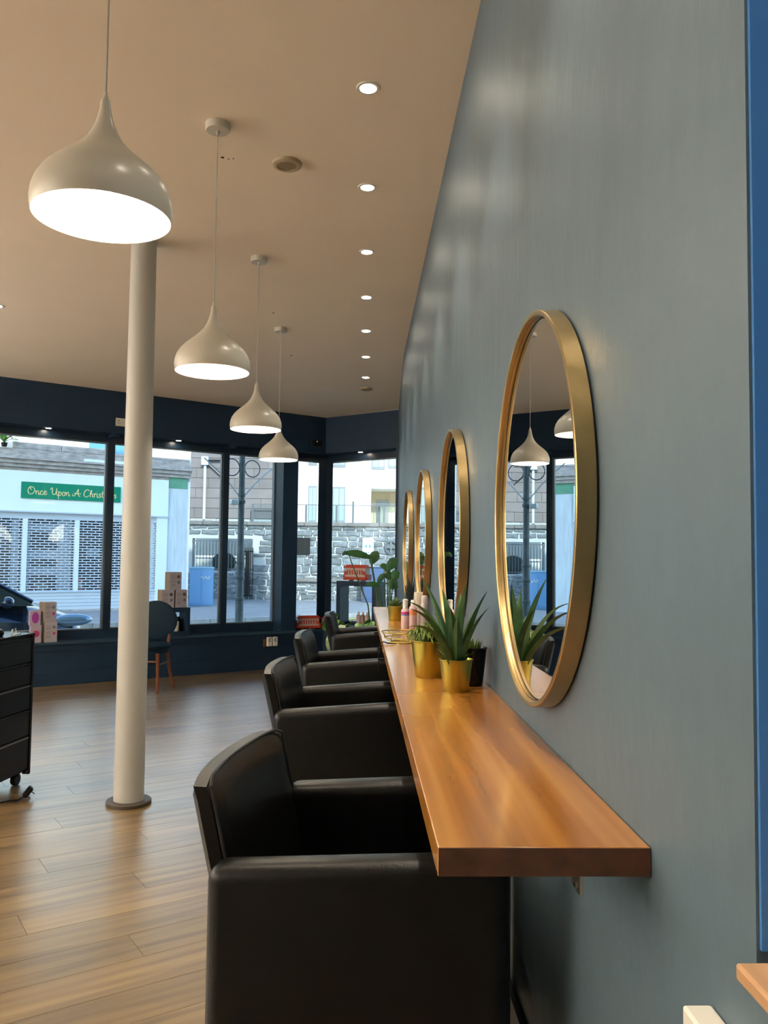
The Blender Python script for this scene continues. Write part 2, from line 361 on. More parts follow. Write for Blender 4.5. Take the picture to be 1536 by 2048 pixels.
# windows
WO0, WO1 = 0.195, 0.255
def window(name, a, s0, s1, mull, label):
    r = sroot(name, CC, A1 if a == 1 else A2, label)
    obj('head_rail', MB().box(s0, s1, WO0, WO1, 2.535, Z_LIN), NAVYD, r)
    obj('bottom_rail', MB().box(s0, s1, WO0, WO1, Z_SILL, 0.53), NAVY, r)
    ed = [s0] + mull + [s1]
    for x in mull:
        obj('mullion', MB().box(x-0.036, x+0.036, WO0-0.02, WO1, 0.53, 2.535), NAVYD, r)
        obj('soffit_block', MB().box(x-0.034, x+0.034, 0.01, WO0, Z_LIN-0.035, Z_LIN), NAVY, r)
    for i in range(len(ed)-1):
        x0 = ed[i]+(0.036 if i else 0.0); x1 = ed[i+1]-(0.036 if i < len(ed)-2 else 0.0)
        p = obj('pane', MB().box(x0+0.002, x1-0.002, 0.224, 0.228, 0.532, 2.533), GLASS, r)
        b = MB(); 
        for q0, q1 in ((x0, x0+0.014), (x1-0.014, x1)): b.box(q0, q1, 0.205, 0.245, 0.531, 2.534)
        b.box(x0+.014, x1-.014, 0.205, 0.245, 2.52, 2.534); b.box(x0+.014, x1-.014, 0.205, 0.245, 0.531, 0.543)
        obj('glazing_bead', b, mat('grey_bead', (0.16, 0.19, 0.21), 0.35), p)
window('window_1', 1, SL, pier[0], [-6.65, -5.30, -3.96, -2.609, -1.254], 'long street window with navy mullions')
window('window_2', 1, pier[1], 0.125, [], 'narrow window between navy pier and corner post')
window('window_3', 2, -0.125, 1.072, [], 'angled window behind the tall leafy plant')
struct('trim_5', MB().prism([(0.02, 0.19), (MIT*0.19, 0.19), (MIT*0.27, 0.27), (0.11, 0.27)], Z_SILL, Z_LIN), NAVYD, CC, A1, 'navy post at the corner of the windows')
struct('trim_6', MB().prism([(-MIT*0.19, 0.19), (-0.03, 0.19), (-0.11, 0.27), (-MIT*0.27, 0.27)], Z_SILL, Z_LIN), NAVYD, CC, A2, 'navy post return at the corner of the windows')
# unseen block over the salon, added and sized to shade the street
up = MB().prism([(1.2, -3.2), (1.2, 9.4), ((CC+N1*.3).x+.1, (CC+N1*.3).y), (-14, CC.y-0.6825*(14+CC.x)+.36), (-14, -3.2)], ZC+0.16, 11.5)
struct('shade_block', up, WHITEW, label='unseen block above the salon added to shade the street')

# ------------------------------------------------------------------ ceiling lights, vents
def downlight(loc, power, label, group, size=70, r=0.034, par_cat='downlight'):
    t = thing('ceiling_downlight', label, par_cat, loc, 0, group)
    obj('bezel', MB().lathe([(r*0.9, 0), (r*0.92, -0.004), (r*1.25, -0.004), (r*1.32, 0.0)], n=24), PLASTW, t, smooth=True)
    obj('lens', MB().lathe([(r*0.9, -0.002), (0.001, -0.0025)], n=24), LED, t)
    if power: spot('downlight_lamp', t, (0, 0, -0.012), power, size, 0.55, r)
    return t
for i in range(7):
    downlight((0.0089+0.0044*i, 2.9714+0.8235*i, ZC), P_DOWN, 'added unseen downlight continuing the row along the grey wall', 'row of recessed ceiling downlights')
for i in range(5):  # unseen downlights added to the row, lighting the jamb and near wall
    downlight((0.0089-0.0044*(i+1), 2.9714-0.8235*(i+1), ZC), P_DOWN, 'added unseen downlight continuing the row along the grey wall', 'row of recessed ceiling downlights')
for x, y in ((-2.57, 5.80), (-2.57, 4.2), (-2.57, 2.6), (-2.57, 1.0), (-2.57, -.6)):  # first one is visible, the others are added out of view for brightness
    downlight((x, y, ZC), P_DOWN, 'recessed downlight left of the white column, in a row extended by added ones', 'downlights over the open floor')
for i, (x, y, a) in enumerate([(97, 860, 1), (357, 884, 1), (721, 906, 2)]):
    s, z = on_w(x, y, 0.10, a); P = (T1 if a == 1 else T2)(s, 0.10, Z_LIN)
    downlight(P, P_SOFF, ['small soffit spotlight over the shop window nearest the green sign', 'small soffit spotlight over the window beside the white column', 'small soffit spotlight over the angled window'][i], 'spotlights in the window soffit', 100, 0.03)
for i, (x, y, nm) in enumerate([(-0.344, 3.576, 'round beige ceiling vent with mesh grille beside a pendant rose'), (0.047, 8.444, 'round beige ceiling vent at the far end of the downlight row')]):
    t = thing('ceiling_vent', nm, 'vent', (x, y, ZC))
    obj('rim', MB().lathe([(0.066, 0), (0.064, -0.012), (0.052, -0.018), (0.043, -0.016), (0.041, -0.004)], n=28), VENT, t, smooth=True)
    obj('recess', MB().lathe([(0.041, -0.004), (0.001, -0.004)], n=28), DARK, t)
    g = MB()
    for k in range(-4, 5):
        h = math.sqrt(max(0, 0.041**2-(k*0.009)**2))
        g.box(k*0.009-0.0012, k*0.009+0.0012, -h, h, -0.014, -0.011); g.box(-h, h, k*0.009-0.0012, k*0.009+0.0012, -0.0145, -0.0115)
    obj('mesh_grille', g, VENT, t)

# unseen fill uplighters, added on the left wall to brighten the ceiling
def uplighter(loc, rz, label, boost=1.0):
    t = thing('added_uplighter', label, 'added fill light', loc, rz, 'added unseen fill uplighters')
    obj('bowl', MB().lathe([(.01, -.09), (.06, -.07), (.11, -.03), (.135, .03), (.13, .03), (.105, -.025), (.06, -.06), (.01, -.078)], n=28), LAMPW, t, smooth=True)
    obj('back_plate', MB().box(-.05, .05, .12, .145, -.08, .03), LAMPW, t)
    l = bpy.data.lights.new('added_fill_lamp', 'SPOT'); l.energy = P_FILL*boost; l.spot_size = math.radians(168); l.spot_blend = .6; l.shadow_soft_size = .08; l.color = FILLCOL
    o = link('added_fill_lamp', l, t, (0, 0, .01)); o.rotation_euler = (PI, 0, 0)
for y in (-1.8, -.4, 1.0, 2.4, 3.8, 5.2): uplighter((XL+.146, y, 1.6), PI/2, 'added fill light in a plaster bowl, unseen on the pale wall opposite the mirrors', 1.0)

# ------------------------------------------------------------------ pendants
def pendant():
    t = thing('pendant_lamp', '', 'pendant lamp', (0, 0, 0), 0, 'white drop shaped pendant lamps')
    out = [(0.1440, 0.0), (0.1468, 0.012), (0.1480, 0.026), (0.1462, 0.044), (0.139, 0.066), (0.126, 0.087), (0.108, 0.106), (0.088, 0.123), (0.069, 0.139), (0.052, 0.155), (0.038, 0.172), (0.028, 0.19), (0.0205, 0.208), (0.016, 0.224), (0.013, 0.238), (0.012, 0.244)]
    obj('shade', MB().lathe(out, n=48), LAMPW, t, smooth=True)
    inn = [(max(0.004, r-0.0022), z) for r, z in out[:-2]]
    obj('shade_lining', MB().lathe([(0.1440, 0.0)]+inn[1:], n=48), LAMPI, t, smooth=True)
    obj('ferrule', MB().lathe([(0.0125, 0.238), (0.0105, 0.262), (0.006, 0.268), (0.004, 0.28)], n=16, cap1=True), LAMPW, t, smooth=True)
    b = obj('bulb', MB().sphere((0, 0, 0.085), 0.03, 16, 10), BULB, t, smooth=True)
    obj('bulb_holder', MB().cyl((0, 0, 0.11), (0, 0, 0.17), 0.017, 0.014), PLASTW, t)
    obj('cord', MB().cyl((0, 0, 0.27), (0, 0, ZC-2.055-0.025), 0.0022, n=8), CORD, t)
    obj('ceiling_rose', MB().lathe([(0.049, ZC-2.055), (0.049, ZC-2.055-0.026), (0.046, ZC-2.055-0.030), (0.008, ZC-2.055-0.031), (0.006, ZC-2.055-0.045), (0.003, ZC-2.055-0.047)], n=28), LAMPW, t, smooth=True)
    l = bpy.data.lights.new('pendant_bulb_light', 'POINT'); l.energy = P_PEND; l.color = WARM; l.shadow_soft_size = 0.02
    link('pendant_bulb_light', l, t, (0, 0, 0.045))
    return t
pl = ['white drop shaped pendant lamp hanging above the nearest black chair, its lit inside showing widest',
      'white drop shaped pendant lamp between the white column and the round ceiling vent',
      'white drop shaped pendant lamp third along the row away from the near chair',
      'smallest looking white pendant lamp, hanging last in the row before the windows']
for i in range(4):
    t = pendant() if i == 0 else copy_tree(P0)
    if i == 0: P0 = t
    t.location = (-0.5664-0.0152*i-(0.012 if i else 0), 1.7665+1.4907*i, 2.055); t['label'] = pl[i]

# ------------------------------------------------------------------ column
t = thing('iron_column', 'tall slim cream painted round column on a dark base plate', 'column', (-1.218, 4.532, 0))
obj('shaft', MB().lathe([(0.079, 0.02), (0.0785, 1.0), (0.072, 2.2), (0.068, ZC)], n=40), CREAM, t, smooth=True)
obj('base_plate', MB().lathe([(0.001, 0), (0.118, 0), (0.118, 0.018), (0.114, 0.022), (0.001, 0.022)], n=40), mat('brown_base', (0.06, 0.045, 0.03), 0.5), t, smooth=True)

# ------------------------------------------------------------------ shelf
ZS = 0.9853; SX0, SX1, SY0, SY1 = 0.0976, XW-0.001, 1.0034, 5.75
t = thing('wall_shelf', 'long thick glossy orange brown wooden shelf fixed to the grey wall', 'shelf', (0, 0, 0))
obj('board', MB().rbox(SX0, SX1, SY0, SY1, ZS-0.0345, ZS, 0.0015, 2), SHELFW, t)
obj('shaded_end_grain', MB().box(SX0+.001, SX1-.0005, SY0-.0012, SY0+.001, ZS-.0338, ZS-.0008), wood_mat('shaded_end_grain_wood', (.05, .016, .006), (.075, .025, .009), (.10, .034, .012), .5, 0, 3.0, long=6.0), t)  # end grain, its colour darkened further with painted-in shade
for y in (1.045, 2.5, 4.0, 5.4):
    b = MB().box(0.274, 0.279, y-0.02, y+0.02, ZS-0.066, ZS-0.0346); b.box(0.279, SX1, y-0.02, y+0.02, ZS-0.040, ZS-0.0346)
    k = obj('bracket', b, STEEL, t)
    obj('screw', MB().cyl((0.274, y-0.004, ZS-0.058), (0.2715, y-0.004, ZS-0.058), 0.003), CHROME, k)

# ------------------------------------------------------------------ mirrors
RM, TM = 0.374, 0.035
def mirror():
    t = thing('round_mirror', '', 'mirror', (0, 0, 0), 0, 'round brass framed mirrors in a row')
    Mx = Matrix.Rotation(-PI/2, 4, 'Y')       # lathe axis z -> -x (towards the room)
    prof = [(RM-0.014, 0.018), (RM-0.0105, TM-0.004), (RM-0.0095, TM-0.001), (RM-0.008, TM), (RM-0.0015, TM), (RM, TM-0.0015), (RM, 0.004), (RM-0.01, 0.0)]
    obj('frame', MB().lathe(prof, n=96, M=Mx), BRASS, t, smooth=True)
    obj('glass', MB().lathe([(RM-0.0135, 0.022), (0.001, 0.022)], n=96, M=Mx), MIRROR, t)
    obj('shadow_gap', MB().lathe([(RM-0.0105, TM-0.0085), (RM-0.0135, TM-0.0085)], n=96, M=Mx), BLACKP, t)
    obj('backing', MB().lathe([(RM-0.004, 0.004), (RM-0.004, 0.0005), (0.001, 0.0005)], n=96, M=Mx), BLACKP, t)
    return t
ml = ['largest looking round brass framed mirror, on the grey wall above the aloe pot', 'round brass framed mirror, second along the wall from the aloe', 'round brass framed mirror, third along the wall from the aloe', 'round brass framed mirror nearest the window at the end of the row']
for i in range(4):
    t = mirror() if i == 0 else copy_tree(M0)
    if i == 0: M0 = t
    t.location = (XW-0.0002, (1.587, 3.02, 4.42, 5.80)[i], 1.427); t['label'] = ml[i]

# ------------------------------------------------------------------ salon chairs
ARM = 0.80
def salon_chair():
    t = thing('salon_chair', '', 'chair', (0, 0, 0), 0, 'black leather salon chairs along the shelf')
    for sgn in (-1, 1):
        b = MB(); y0, y1 = sgn*0.255-0.037, sgn*0.255+0.037
        bm = bmesh.new(); bmesh.ops.create_cube(bm, size=1)
        for v in bm.verts:
            v.co = Vector((-0.255+(v.co.x+.5)*0.515, y0+(v.co.y+.5)*0.074, 0.36+(v.co.z+.5)*(ARM-0.36)))
            if v.co.z > .5: v.co.z += (v.co.x+.255)*.085
        bmesh.ops.bevel(bm, geom=list(bm.edges), offset=0.03, segments=5, profile=0.55, affect='EDGES'); bm.verts.index_update()
        b.add([v.co.copy() for v in bm.verts], [[v.index for v in f.verts] for f in bm.faces]); bm.free()
        obj('armrest', b, LEATHER, t, smooth=True)
    obj('seat_cushion', MB().rbox(-0.20, 0.26, -0.216, 0.216, 0.44, 0.565, 0.035, 5), LEATHER, t, smooth=True)
    # leaning, slightly curved back
    b = MB(); n, mrow = 14, 12; grid = []
    W, Z0, Z1 = 0.238, 0.50, 0.932
    def bx(u, zz, side):
        lean = -(zz-0.5)*0.235; curve = 0.022*(u*u); return -0.178+lean+curve+(0 if side else -0.056)
    bm = bmesh.new(); vs = {}
    for side in (0, 1):
        for i in range(n+1):
            for j in range(mrow+1):
                u = -1+2*i/n; zz = Z0+(Z1-Z0)*j/mrow
                edge = max(abs(u), 0); inset = 0.0
                x = bx(u, zz, side); y = u*W
                rr = 0.016
                du = W*(1-abs(u)); dz = Z1-zz
                e = 0
                if du < rr: e = max(e, rr-math.sqrt(max(0, rr*rr-(rr-du)**2)))
                if dz < rr: e = max(e, rr-math.sqrt(max(0, rr*rr-(rr-dz)**2)))
                x += (-e if side else e)
                vs[(side, i, j)] = bm.verts.new((x, y, zz-(0.012*abs(u)**6 if j == mrow else 0)))
    for side in (0, 1):
        for i in range(n):
            for j in range(mrow): bm.faces.new([vs[(side, i, j)], vs[(side, i+1, j)], vs[(side, i+1, j+1)], vs[(side, i, j+1)]])
    for i in range(n):
        bm.faces.new([vs[(0, i, 0)], vs[(0, i+1, 0)], vs[(1, i+1, 0)], vs[(1, i, 0)]]); bm.faces.new([vs[(0, i, mrow)], vs[(0, i+1, mrow)], vs[(1, i+1, mrow)], vs[(1, i, mrow)]])
    for j in range(mrow):
        for i in (0, n): bm.faces.new([vs[(0, i, j)], vs[(0, i, j+1)], vs[(1, i, j+1)], vs[(1, i, j)]])
    bm.verts.index_update(); b.add([v.co.copy() for v in bm.verts], [[v.index for v in f.verts] for f in bm.faces]); bm.free()
    bk = obj('backrest', b, LEATHER, t, smooth=True)
    pts = []
    for j in range(0, mrow+1): zz = Z0+(Z1-.012-Z0)*j/mrow; pts.append((bx(-.97, zz, 1)-0.010, -W*.985, zz))
    for i in range(1, n): u = -1+2*i/n; pts.append((bx(u, Z1, 1)-0.012, u*W, Z1-0.001))
    for j in range(mrow, -1, -1): zz = Z0+(Z1-.012-Z0)*j/mrow; pts.append((bx(.97, zz, 1)-0.010, W*.985, zz))
    obj('piping', MB().tube(pts, 0.0032, 6), PIPING, bk, smooth=True)
    obj('seat_base', MB().rbox(-0.17, 0.22, -0.20, 0.20, 0.37, 0.44, 0.012, 2), BLACKP, t)
    obj('gas_column', MB().lathe([(0.05, 0.03), (0.05, 0.20), (0.03, 0.205), (0.03, 0.38)], n=20), CHROME, t, smooth=True)
    obj('round_base', MB().lathe([(0.001, 0), (0.24, 0), (0.24, 0.008), (0.20, 0.018), (0.06, 0.032), (0.001, 0.034)], n=40), CHROME, t, smooth=True)
    obj('footrest', MB().tube([(0.2, -0.15, 0.37), (0.225, -0.15, 0.22), (0.23, 0, 0.21), (0.225, 0.15, 0.22), (0.2, 0.15, 0.37)], 0.011, 8), CHROME, t, smooth=True)
    return t
cl = ['large black leather salon chair tucked under the cut end of the wooden shelf', 'black leather salon chair second from the cut end of the shelf', 'black leather salon chair third from the cut end of the shelf', 'black leather salon chair last in the row, beside the striped leaf']
cpos = [(0.044, 1.683, -10), (-0.010, 3.121, -5), (-0.004, 4.366, -4), (0.080, 5.90, -2)]
for i, (x, y, a) in enumerate(cpos):
    t = salon_chair() if i == 0 else copy_tree(C0)
    if i == 0: C0 = t
    t.location = (x, y, 0); t.rotation_euler = (0, 0, math.radians(a)); t['label'] = cl[i]

# ------------------------------------------------------------------ plants on the shelf
ALOE = mat('aloe_green', (0.045, 0.115, 0.032), 0.38, var=0.35, vscale=30)
LIME = mat('lime_grass_green', (0.17, 0.24, 0.045), 0.5, var=0.4, vscale=40)
SOIL = mat('potting_soil', (0.03, 0.02, 0.012), 0.9, bump=0.5)
LEAFD = mat('glossy_leaf', (0.03, 0.105, 0.035), 0.3, var=0.3, vscale=14)
LEAFL = mat('bright_leaf', (0.10, 0.26, 0.04), 0.35, var=0.35, vscale=14)
STEM = mat('plant_stem', (0.06, 0.12, 0.04), 0.5)
def pot(t, r0, r1, h, m, rim=True):
    pr = [(0.001, 0.0), (r0*0.94, 0.0), (r0, 0.004), (r1, h-0.004)]
    pr += [(r1+0.0022, h-0.002), (r1+0.0022, h), (r1-0.0015, h+0.0005), (r1-0.003, h-0.004), (r1*0.95, h-0.014), (0.001, h-0.014)] if rim else [(r1, h), (r1*0.94, h-0.003), (r1*.93, h-0.01), (0.001, h-0.01)]
    p = obj('pot', MB().lathe(pr[:-1], n=40), m, t, smooth=True)
    obj('soil', MB().lathe([(r1*0.95, h-0.013), (0.001, h-0.011)], n=24), SOIL, t); return p
# aloe
ax, ay = 0.254, 2.16
t = thing('potted_aloe', 'spiky dark green aloe in a small shiny gold pot', 'plant', (ax, ay, ZS), 0)
pot(t, 0.033, 0.0425, 0.083, GOLD)
base = Vector((0, 0, 0.078)); rot = Matrix.Identity(3)
def tipl(px, py, Y): return on_y(px, py, Y)-Vector((ax, ay, ZS))
for px, py, Y, lift, w in [(842, 1152, 2.20, 0.30, .0135), (812, 1203, 2.12, 0.75, .0115), (818, 1217, 2.05, 0.6, .011), (884, 1178, 2.25, 0.25, .012), (921, 1187, 2.21, 0.4, .0105), (934, 1164, 2.12, 0.35, .011),
                           (975, 1182, 2.13, 0.28, .0125), (964, 1203, 2.22, 0.3, .0095), (979, 1214, 2.10, 0.3, .0085), (812, 1255, 2.00, 0.75, .0085), (900, 1215, 2.06, 0.35, .0125), (915, 1235, 2.03, 0.3, .011), (868, 1225, 2.25, .3, .011)]:
    tp = tipl(px, py, Y); bs = Vector((tp.x*0.10, tp.y*0.15, 0.062)); ct = bs.lerp(tp, 0.5)+Vector((0, 0, lift*0.10)) - Vector((tp.x, tp.y, 0))*0.12
    if tp.x+ax > XW-0.006: tp.x = XW-0.006-ax
    w *= 1.3
    obj('leaf', MB().leaf(bs, tp, ct, w, 10, 0.35, w*0.75, shape=lambda q: (0.85+0.35*q*(1-q)*2)*(1-q**2.2)+0.02), ALOE, t, smooth=True)
for k in range(16):
    a = 2*PI*k/16+random.uniform(-.15, .15); rr = random.uniform(0.036, 0.056); hh = random.uniform(0.085, 0.135)
    tp = Vector((math.cos(a)*rr, math.sin(a)*rr, hh))
    if tp.x+ax > XW-0.01: tp.x = XW-0.01-ax
    bs = Vector((math.cos(a)*0.012, math.sin(a)*0.012, 0.068)); ct = bs.lerp(tp, .5)+Vector((0, 0, 0.012))
    obj('small_leaf', MB().leaf(bs, tp, ct, 0.0065, 6, 0.35, 0.004, shape=lambda q: (1-q**1.8)+0.02), ALOE, t, smooth=True)
# black pot
t = thing('black_pot_plant', 'plain black pot against the wall half hidden behind the aloe', 'plant', (0.309, 2.262, ZS))
pot(t, 0.030, 0.040, 0.103, BLACKM)
b = MB()
for k in range(26):
    a = random.uniform(0, 2*PI); rr = random.uniform(0.005, 0.034); b.leaf((math.cos(a)*rr*.6, math.sin(a)*rr*.6, 0.09), (math.cos(a)*rr, math.sin(a)*rr, random.uniform(.108, .125)), (math.cos(a)*rr, math.sin(a)*rr, .108), 0.004, 4)
obj('foliage', b, LIME, t, smooth=True)['kind'] = 'stuff'
# trailing grassy plant
t = thing('grassy_plant', 'bushy lime green grassy plant in the larger gold pot', 'plant', (0.205, 2.42, ZS))
pot(t, 0.0405, 0.0515, 0.105, GOLD)
b = MB()
for k in range(260):
    a = random.uniform(0, 2*PI); rr = random.uniform(0.01, 0.075); z1 = 0.105+random.uniform(0.0, 0.062)*(1-rr/0.09)+random.uniform(-.02, .01)*(rr/0.075)
    p0 = Vector((math.cos(a)*rr*0.45, math.sin(a)*rr*0.45, 0.098)); p2 = Vector((math.cos(a+.3)*rr, math.sin(a+.3)*rr, z1)); p1 = (p0+p2)/2+Vector((random.uniform(-.012, .012), random.uniform(-.012, .012), 0.035))
    b.tube([p0, p0.lerp(p1, .6), p1.lerp(p2, .4), p1.lerp(p2, .75), p2], [0.0022, .0022, .0019, .0015, .0006], 4)
obj('foliage', b, LIME, t, smooth=True)['kind'] = 'stuff'
# succulent
t = thing('potted_succulent', 'stubby green succulent in a gold pot at the far end of the shelf', 'plant', (0.200, 4.56, ZS))
pot(t, 0.036, 0.0405, 0.078, GOLD)
for k in range(60):
    a = k*2.4; rr = 0.048*math.sqrt(k/60)+0.004; tp = Vector((math.cos(a)*rr*1.05, math.sin(a)*rr*1.05, 0.135-0.9*rr+random.uniform(-.006, .008)))
    bs = Vector((math.cos(a)*rr*.35, math.sin(a)*rr*.35, 0.072))
    obj('leaf', MB().leaf(bs, tp, bs.lerp(tp, .5)+Vector((0, 0, .006)), 0.0065, 6, .3, .004), mat('succulent_green', (0.11, 0.17, 0.06), 0.45, var=.35, vscale=30), t, smooth=True)
# dark spiky plant
t = thing('spiky_grass_pot', 'dark spiky grass in a small black pot behind the bottles', 'plant', (0.288, 4.72, ZS))
pot(t, 0.03, 0.036, 0.075, BLACKM)
for k in range(34):
    a = k*2.4; rr = 0.055*math.sqrt(k/34); tp = Vector((math.cos(a)*rr, math.sin(a)*rr, random.uniform(0.17, 0.27)))
    tp.x = min(tp.x, XW-0.05-0.288+0.01)
    obj('blade', MB().leaf((math.cos(a)*rr*.3, math.sin(a)*rr*.3, .065), tp, (math.cos(a)*rr*.5, math.sin(a)*rr*.5, .15), 0.0025, 5, .2, .0008), mat('dark_spike', (0.018, 0.025, 0.018), 0.5), t)

# bottles
def bottle(loc, prof, m, label, cap=None, capm=None, bands=()):
    t = thing('bottle', label, 'bottle', loc, 0, 'hair product bottles on the shelf')
    obj('body', MB().lathe([(0.001, 0)]+prof, n=24, cap1=True), m, t, smooth=True)
    if cap: obj('cap', MB().lathe(cap, n=24, cap1=True), capm, t, smooth=True)
    for z0, z1, r, bm_ in bands: obj('label_band', MB().lathe([(r, z0), (r, z1)], n=24), bm_, t)
    return t
PINKP = mat('pale_pink_plastic', (0.62, 0.42, 0.42), 0.35); WHITEP = mat('white_bottle', (0.72, 0.69, 0.65), 0.35)
MAG = mat('magenta_print', (0.55, 0.03, 0.25), 0.4); BLU = mat('cyan_print', (0.08, 0.28, 0.5), 0.4); ORG = mat('orange_print', (0.65, 0.22, 0.08), 0.4)
bottle((0.224, 4.02, ZS), [(0.019, 0), (0.020, 0.004), (0.020, 0.086), (0.017, 0.093), (0.012, 0.097)], PINKP, 'slim pale pink pump bottle with magenta and blue band', [(0.0125, 0.097), (0.0125, 0.125), (0.011, 0.128), (0.013, 0.129), (0.0125, 0.14), (0.008, 0.143)], WHITEP,
       [(0.070, 0.082, 0.0203, MAG), (0.064, 0.070, 0.0203, BLU)])
bottle((0.268, 4.12, ZS), [(0.019, 0), (0.020, 0.004), (0.020, 0.095), (0.016, 0.102), (0.012, 0.105)], PINKP, 'pale bottle with orange print between pump bottle and tall jar', [(0.012, 0.105), (0.012, 0.13), (0.009, 0.134)], WHITEP, [(0.06, 0.085, 0.0203, ORG)])
bottle((0.305, 4.24, ZS), [(0.024, 0), (0.025, 0.004), (0.025, 0.165), (0.023, 0.168)], mat('stone_jar', (0.50, 0.45, 0.36), 0.5), 'tall straight stone coloured jar behind the bottles')
bottle((0.324, 4.10, ZS), [(0.0195, 0), (0.0205, 0.004), (0.0205, 0.115), (0.018, 0.121)], mat('mauve_can', (0.42, 0.36, 0.37), 0.35, .3), 'grey mauve spray can with domed cap against the wall', [(0.0185, 0.121), (0.0185, 0.14), (0.016, 0.152), (0.009, 0.158)], mat('mauve_cap', (0.50, 0.43, 0.42), 0.4))
# gold wire bowl
t = thing('wire_bowl', 'low round gold wire bowl near the shelf edge', 'bowl', (0.182, 3.38, ZS))
def ring(r, z, n=40): return [(r*math.cos(2*PI*k/n), r*math.sin(2*PI*k/n), z) for k in range(n)]
obj('top_ring', MB().tube(ring(0.090, 0.042), 0.0022, 6, True), GOLD, t, smooth=True)
obj('middle_ring', MB().tube(ring(0.078, 0.02), 0.0018, 6, True), GOLD, t, smooth=True)
obj('base_ring', MB().tube(ring(0.055, 0.0022), 0.0022, 6, True), GOLD, t, smooth=True)
for k in range(10):
    a = 2*PI*k/10; obj('rib', MB().tube([(0.055*math.cos(a), 0.055*math.sin(a), .003), (0.078*math.cos(a+.2), .078*math.sin(a+.2), .02), (.09*math.cos(a+.45), .09*math.sin(a+.45), .042)], 0.0015, 5), GOLD, t, smooth=True)
t = thing('hair_dryer_cable', 'thin black cable trailing over the shelf edge by the wire bowl', 'cable', (0.0, 0, 0))
obj('lead', MB().tube([(0.15, 3.30, ZS+.003), (0.115, 3.285, ZS+.006), (0.098, 3.28, ZS+.012), (0.085, 3.28, ZS+.004), (0.080, 3.28, ZS-.04), (0.079, 3.28, ZS-0.10)], 0.0022, 6), BLACKP, t, smooth=True)

# ------------------------------------------------------------------ right edge: hatch sill, socket
t = tag(obj('sill_board', MB().rbox(XW-0.03, XW+0.295, -1.15, 0.717, 0.9735, 0.988, 0.003, 2), RAWW, None), 'raw pale timber board end sticking out by the bright blue jamb', 'board')
t = thing('wall_socket', 'cream surface mounted socket box low on the grey wall near the timber board', 'socket', (XW, 0.765, 0.848))
obj('box', MB().rbox(-0.030, -0.0005, -0.073, 0.07, -0.043, 0.043, 0.003, 2), PLASTW, t)
b = MB()
for y in (-0.036, 0.034): b.box(-0.034, -0.030, y-0.01, y+0.01, 0.005, 0.025)
obj('rocker_switch', b, PLASTW, t)

# sockets on the navy walls
def socket(frame, s, z, m, label, w=0.075, h=0.043):
    t = thing('wall_socket', label, 'socket', (T1 if frame == 1 else T2)(s, 0, z), A1 if frame == 1 else A2)
    obj('plate', MB().rbox(-w, w, -0.009, -0.0005, -h, h, 0.002, 1), m, t)
    return t
t = socket(1, -2.555, 2.738, PLASTW, 'white double socket on the navy lintel beside the column')
b = MB()
for x in (-.042, .042):
    b.box(x-.005, x+.005, -0.0095, -0.009, .008, .018); b.box(x-.014, x-.006, -0.0095, -0.009, -.018, -.012); b.box(x+.006, x+.014, -0.0095, -0.009, -.018, -.012)
obj('pin_holes', b, BLACKP, t)
t = socket(1, -0.13, 2.733, SLATE, 'dark metal plate on the navy lintel at the window corner')
obj('rocker_switch', MB().box(-.008, .008, -0.012, -0.009, .012, .03), PLASTW, t)
t = socket(1, -0.735, 0.318, BRONZE, 'bronze double socket with two white plug in units on the navy dado', 0.09, 0.06)
for x in (-0.022, 0.052):
    k = obj('plug_unit', MB().rbox(x-.03, x+.03, -0.05, -0.0095, -.052, .056, .008, 2), PLASTW, t)
    obj('dial', MB().tube([(x+.016*math.cos(q*PI/8), -0.051, .022+.016*math.sin(q*PI/8)) for q in range(2, 15)], .004, 5), SLATE, k)

# ------------------------------------------------------------------ round backed chair by the window
t = thing('dining_chair', 'round backed blue grey chair with brown legs against the window wall', 'chair', (-2.06, 8.22, 0), math.radians(-8))
obj('backrest', MB().sphere((0, 0.185, 0.672), 0.2, 28, 18, (1.1, 0.16, 0.985)), BLUEV, t, smooth=True)
obj('seat', MB().lathe([(0.001, .41), (.185, .41), (.205, .42), (.21, .445), (.195, .465), (.12, .475), (.001, .477)], n=36), BLUEV, t, smooth=True)
obj('seat_rail', MB().lathe([(0.19, .375), (.196, .378), (.196, .412), (.18, .412)], n=36), BLUEV, t, smooth=True)
for sx in (-1, 1):
    obj('leg', MB().tube([(sx*.15, -.13, .38), (sx*.158, -.14, .2), (sx*.165, -.155, 0)], [.02, .018, .013], 8), CHAIRW, t, smooth=True)
    obj('leg', MB().tube([(sx*.14, .14, .38), (sx*.155, .17, .2), (sx*.185, .21, 0)], [.02, .018, .014], 8), CHAIRW, t, smooth=True)
    obj('back_post', MB().tube([(sx*.135, .15, .39), (sx*.14, .17, .47), (sx*.14, .19, .55)], [.018, .017, .014], 8), CHAIRW, t, smooth=True)
    obj('stretcher', MB().cyl((sx*.155, -.135, .27), (sx*.15, .155, .27), .009), CHAIRW, t, smooth=True)
obj('stretcher', MB().cyl((-.153, -.137, .30), (.153, -.137, .30), .010), CHAIRW, t, smooth=True)

# ------------------------------------------------------------------ trolley
ta = math.atan2(0.284, 0.041)
t = thing('salon_trolley', 'black drawer trolley on castors standing left of the column', 'trolley', (-1.904, 4.924, 0), ta-PI/2)
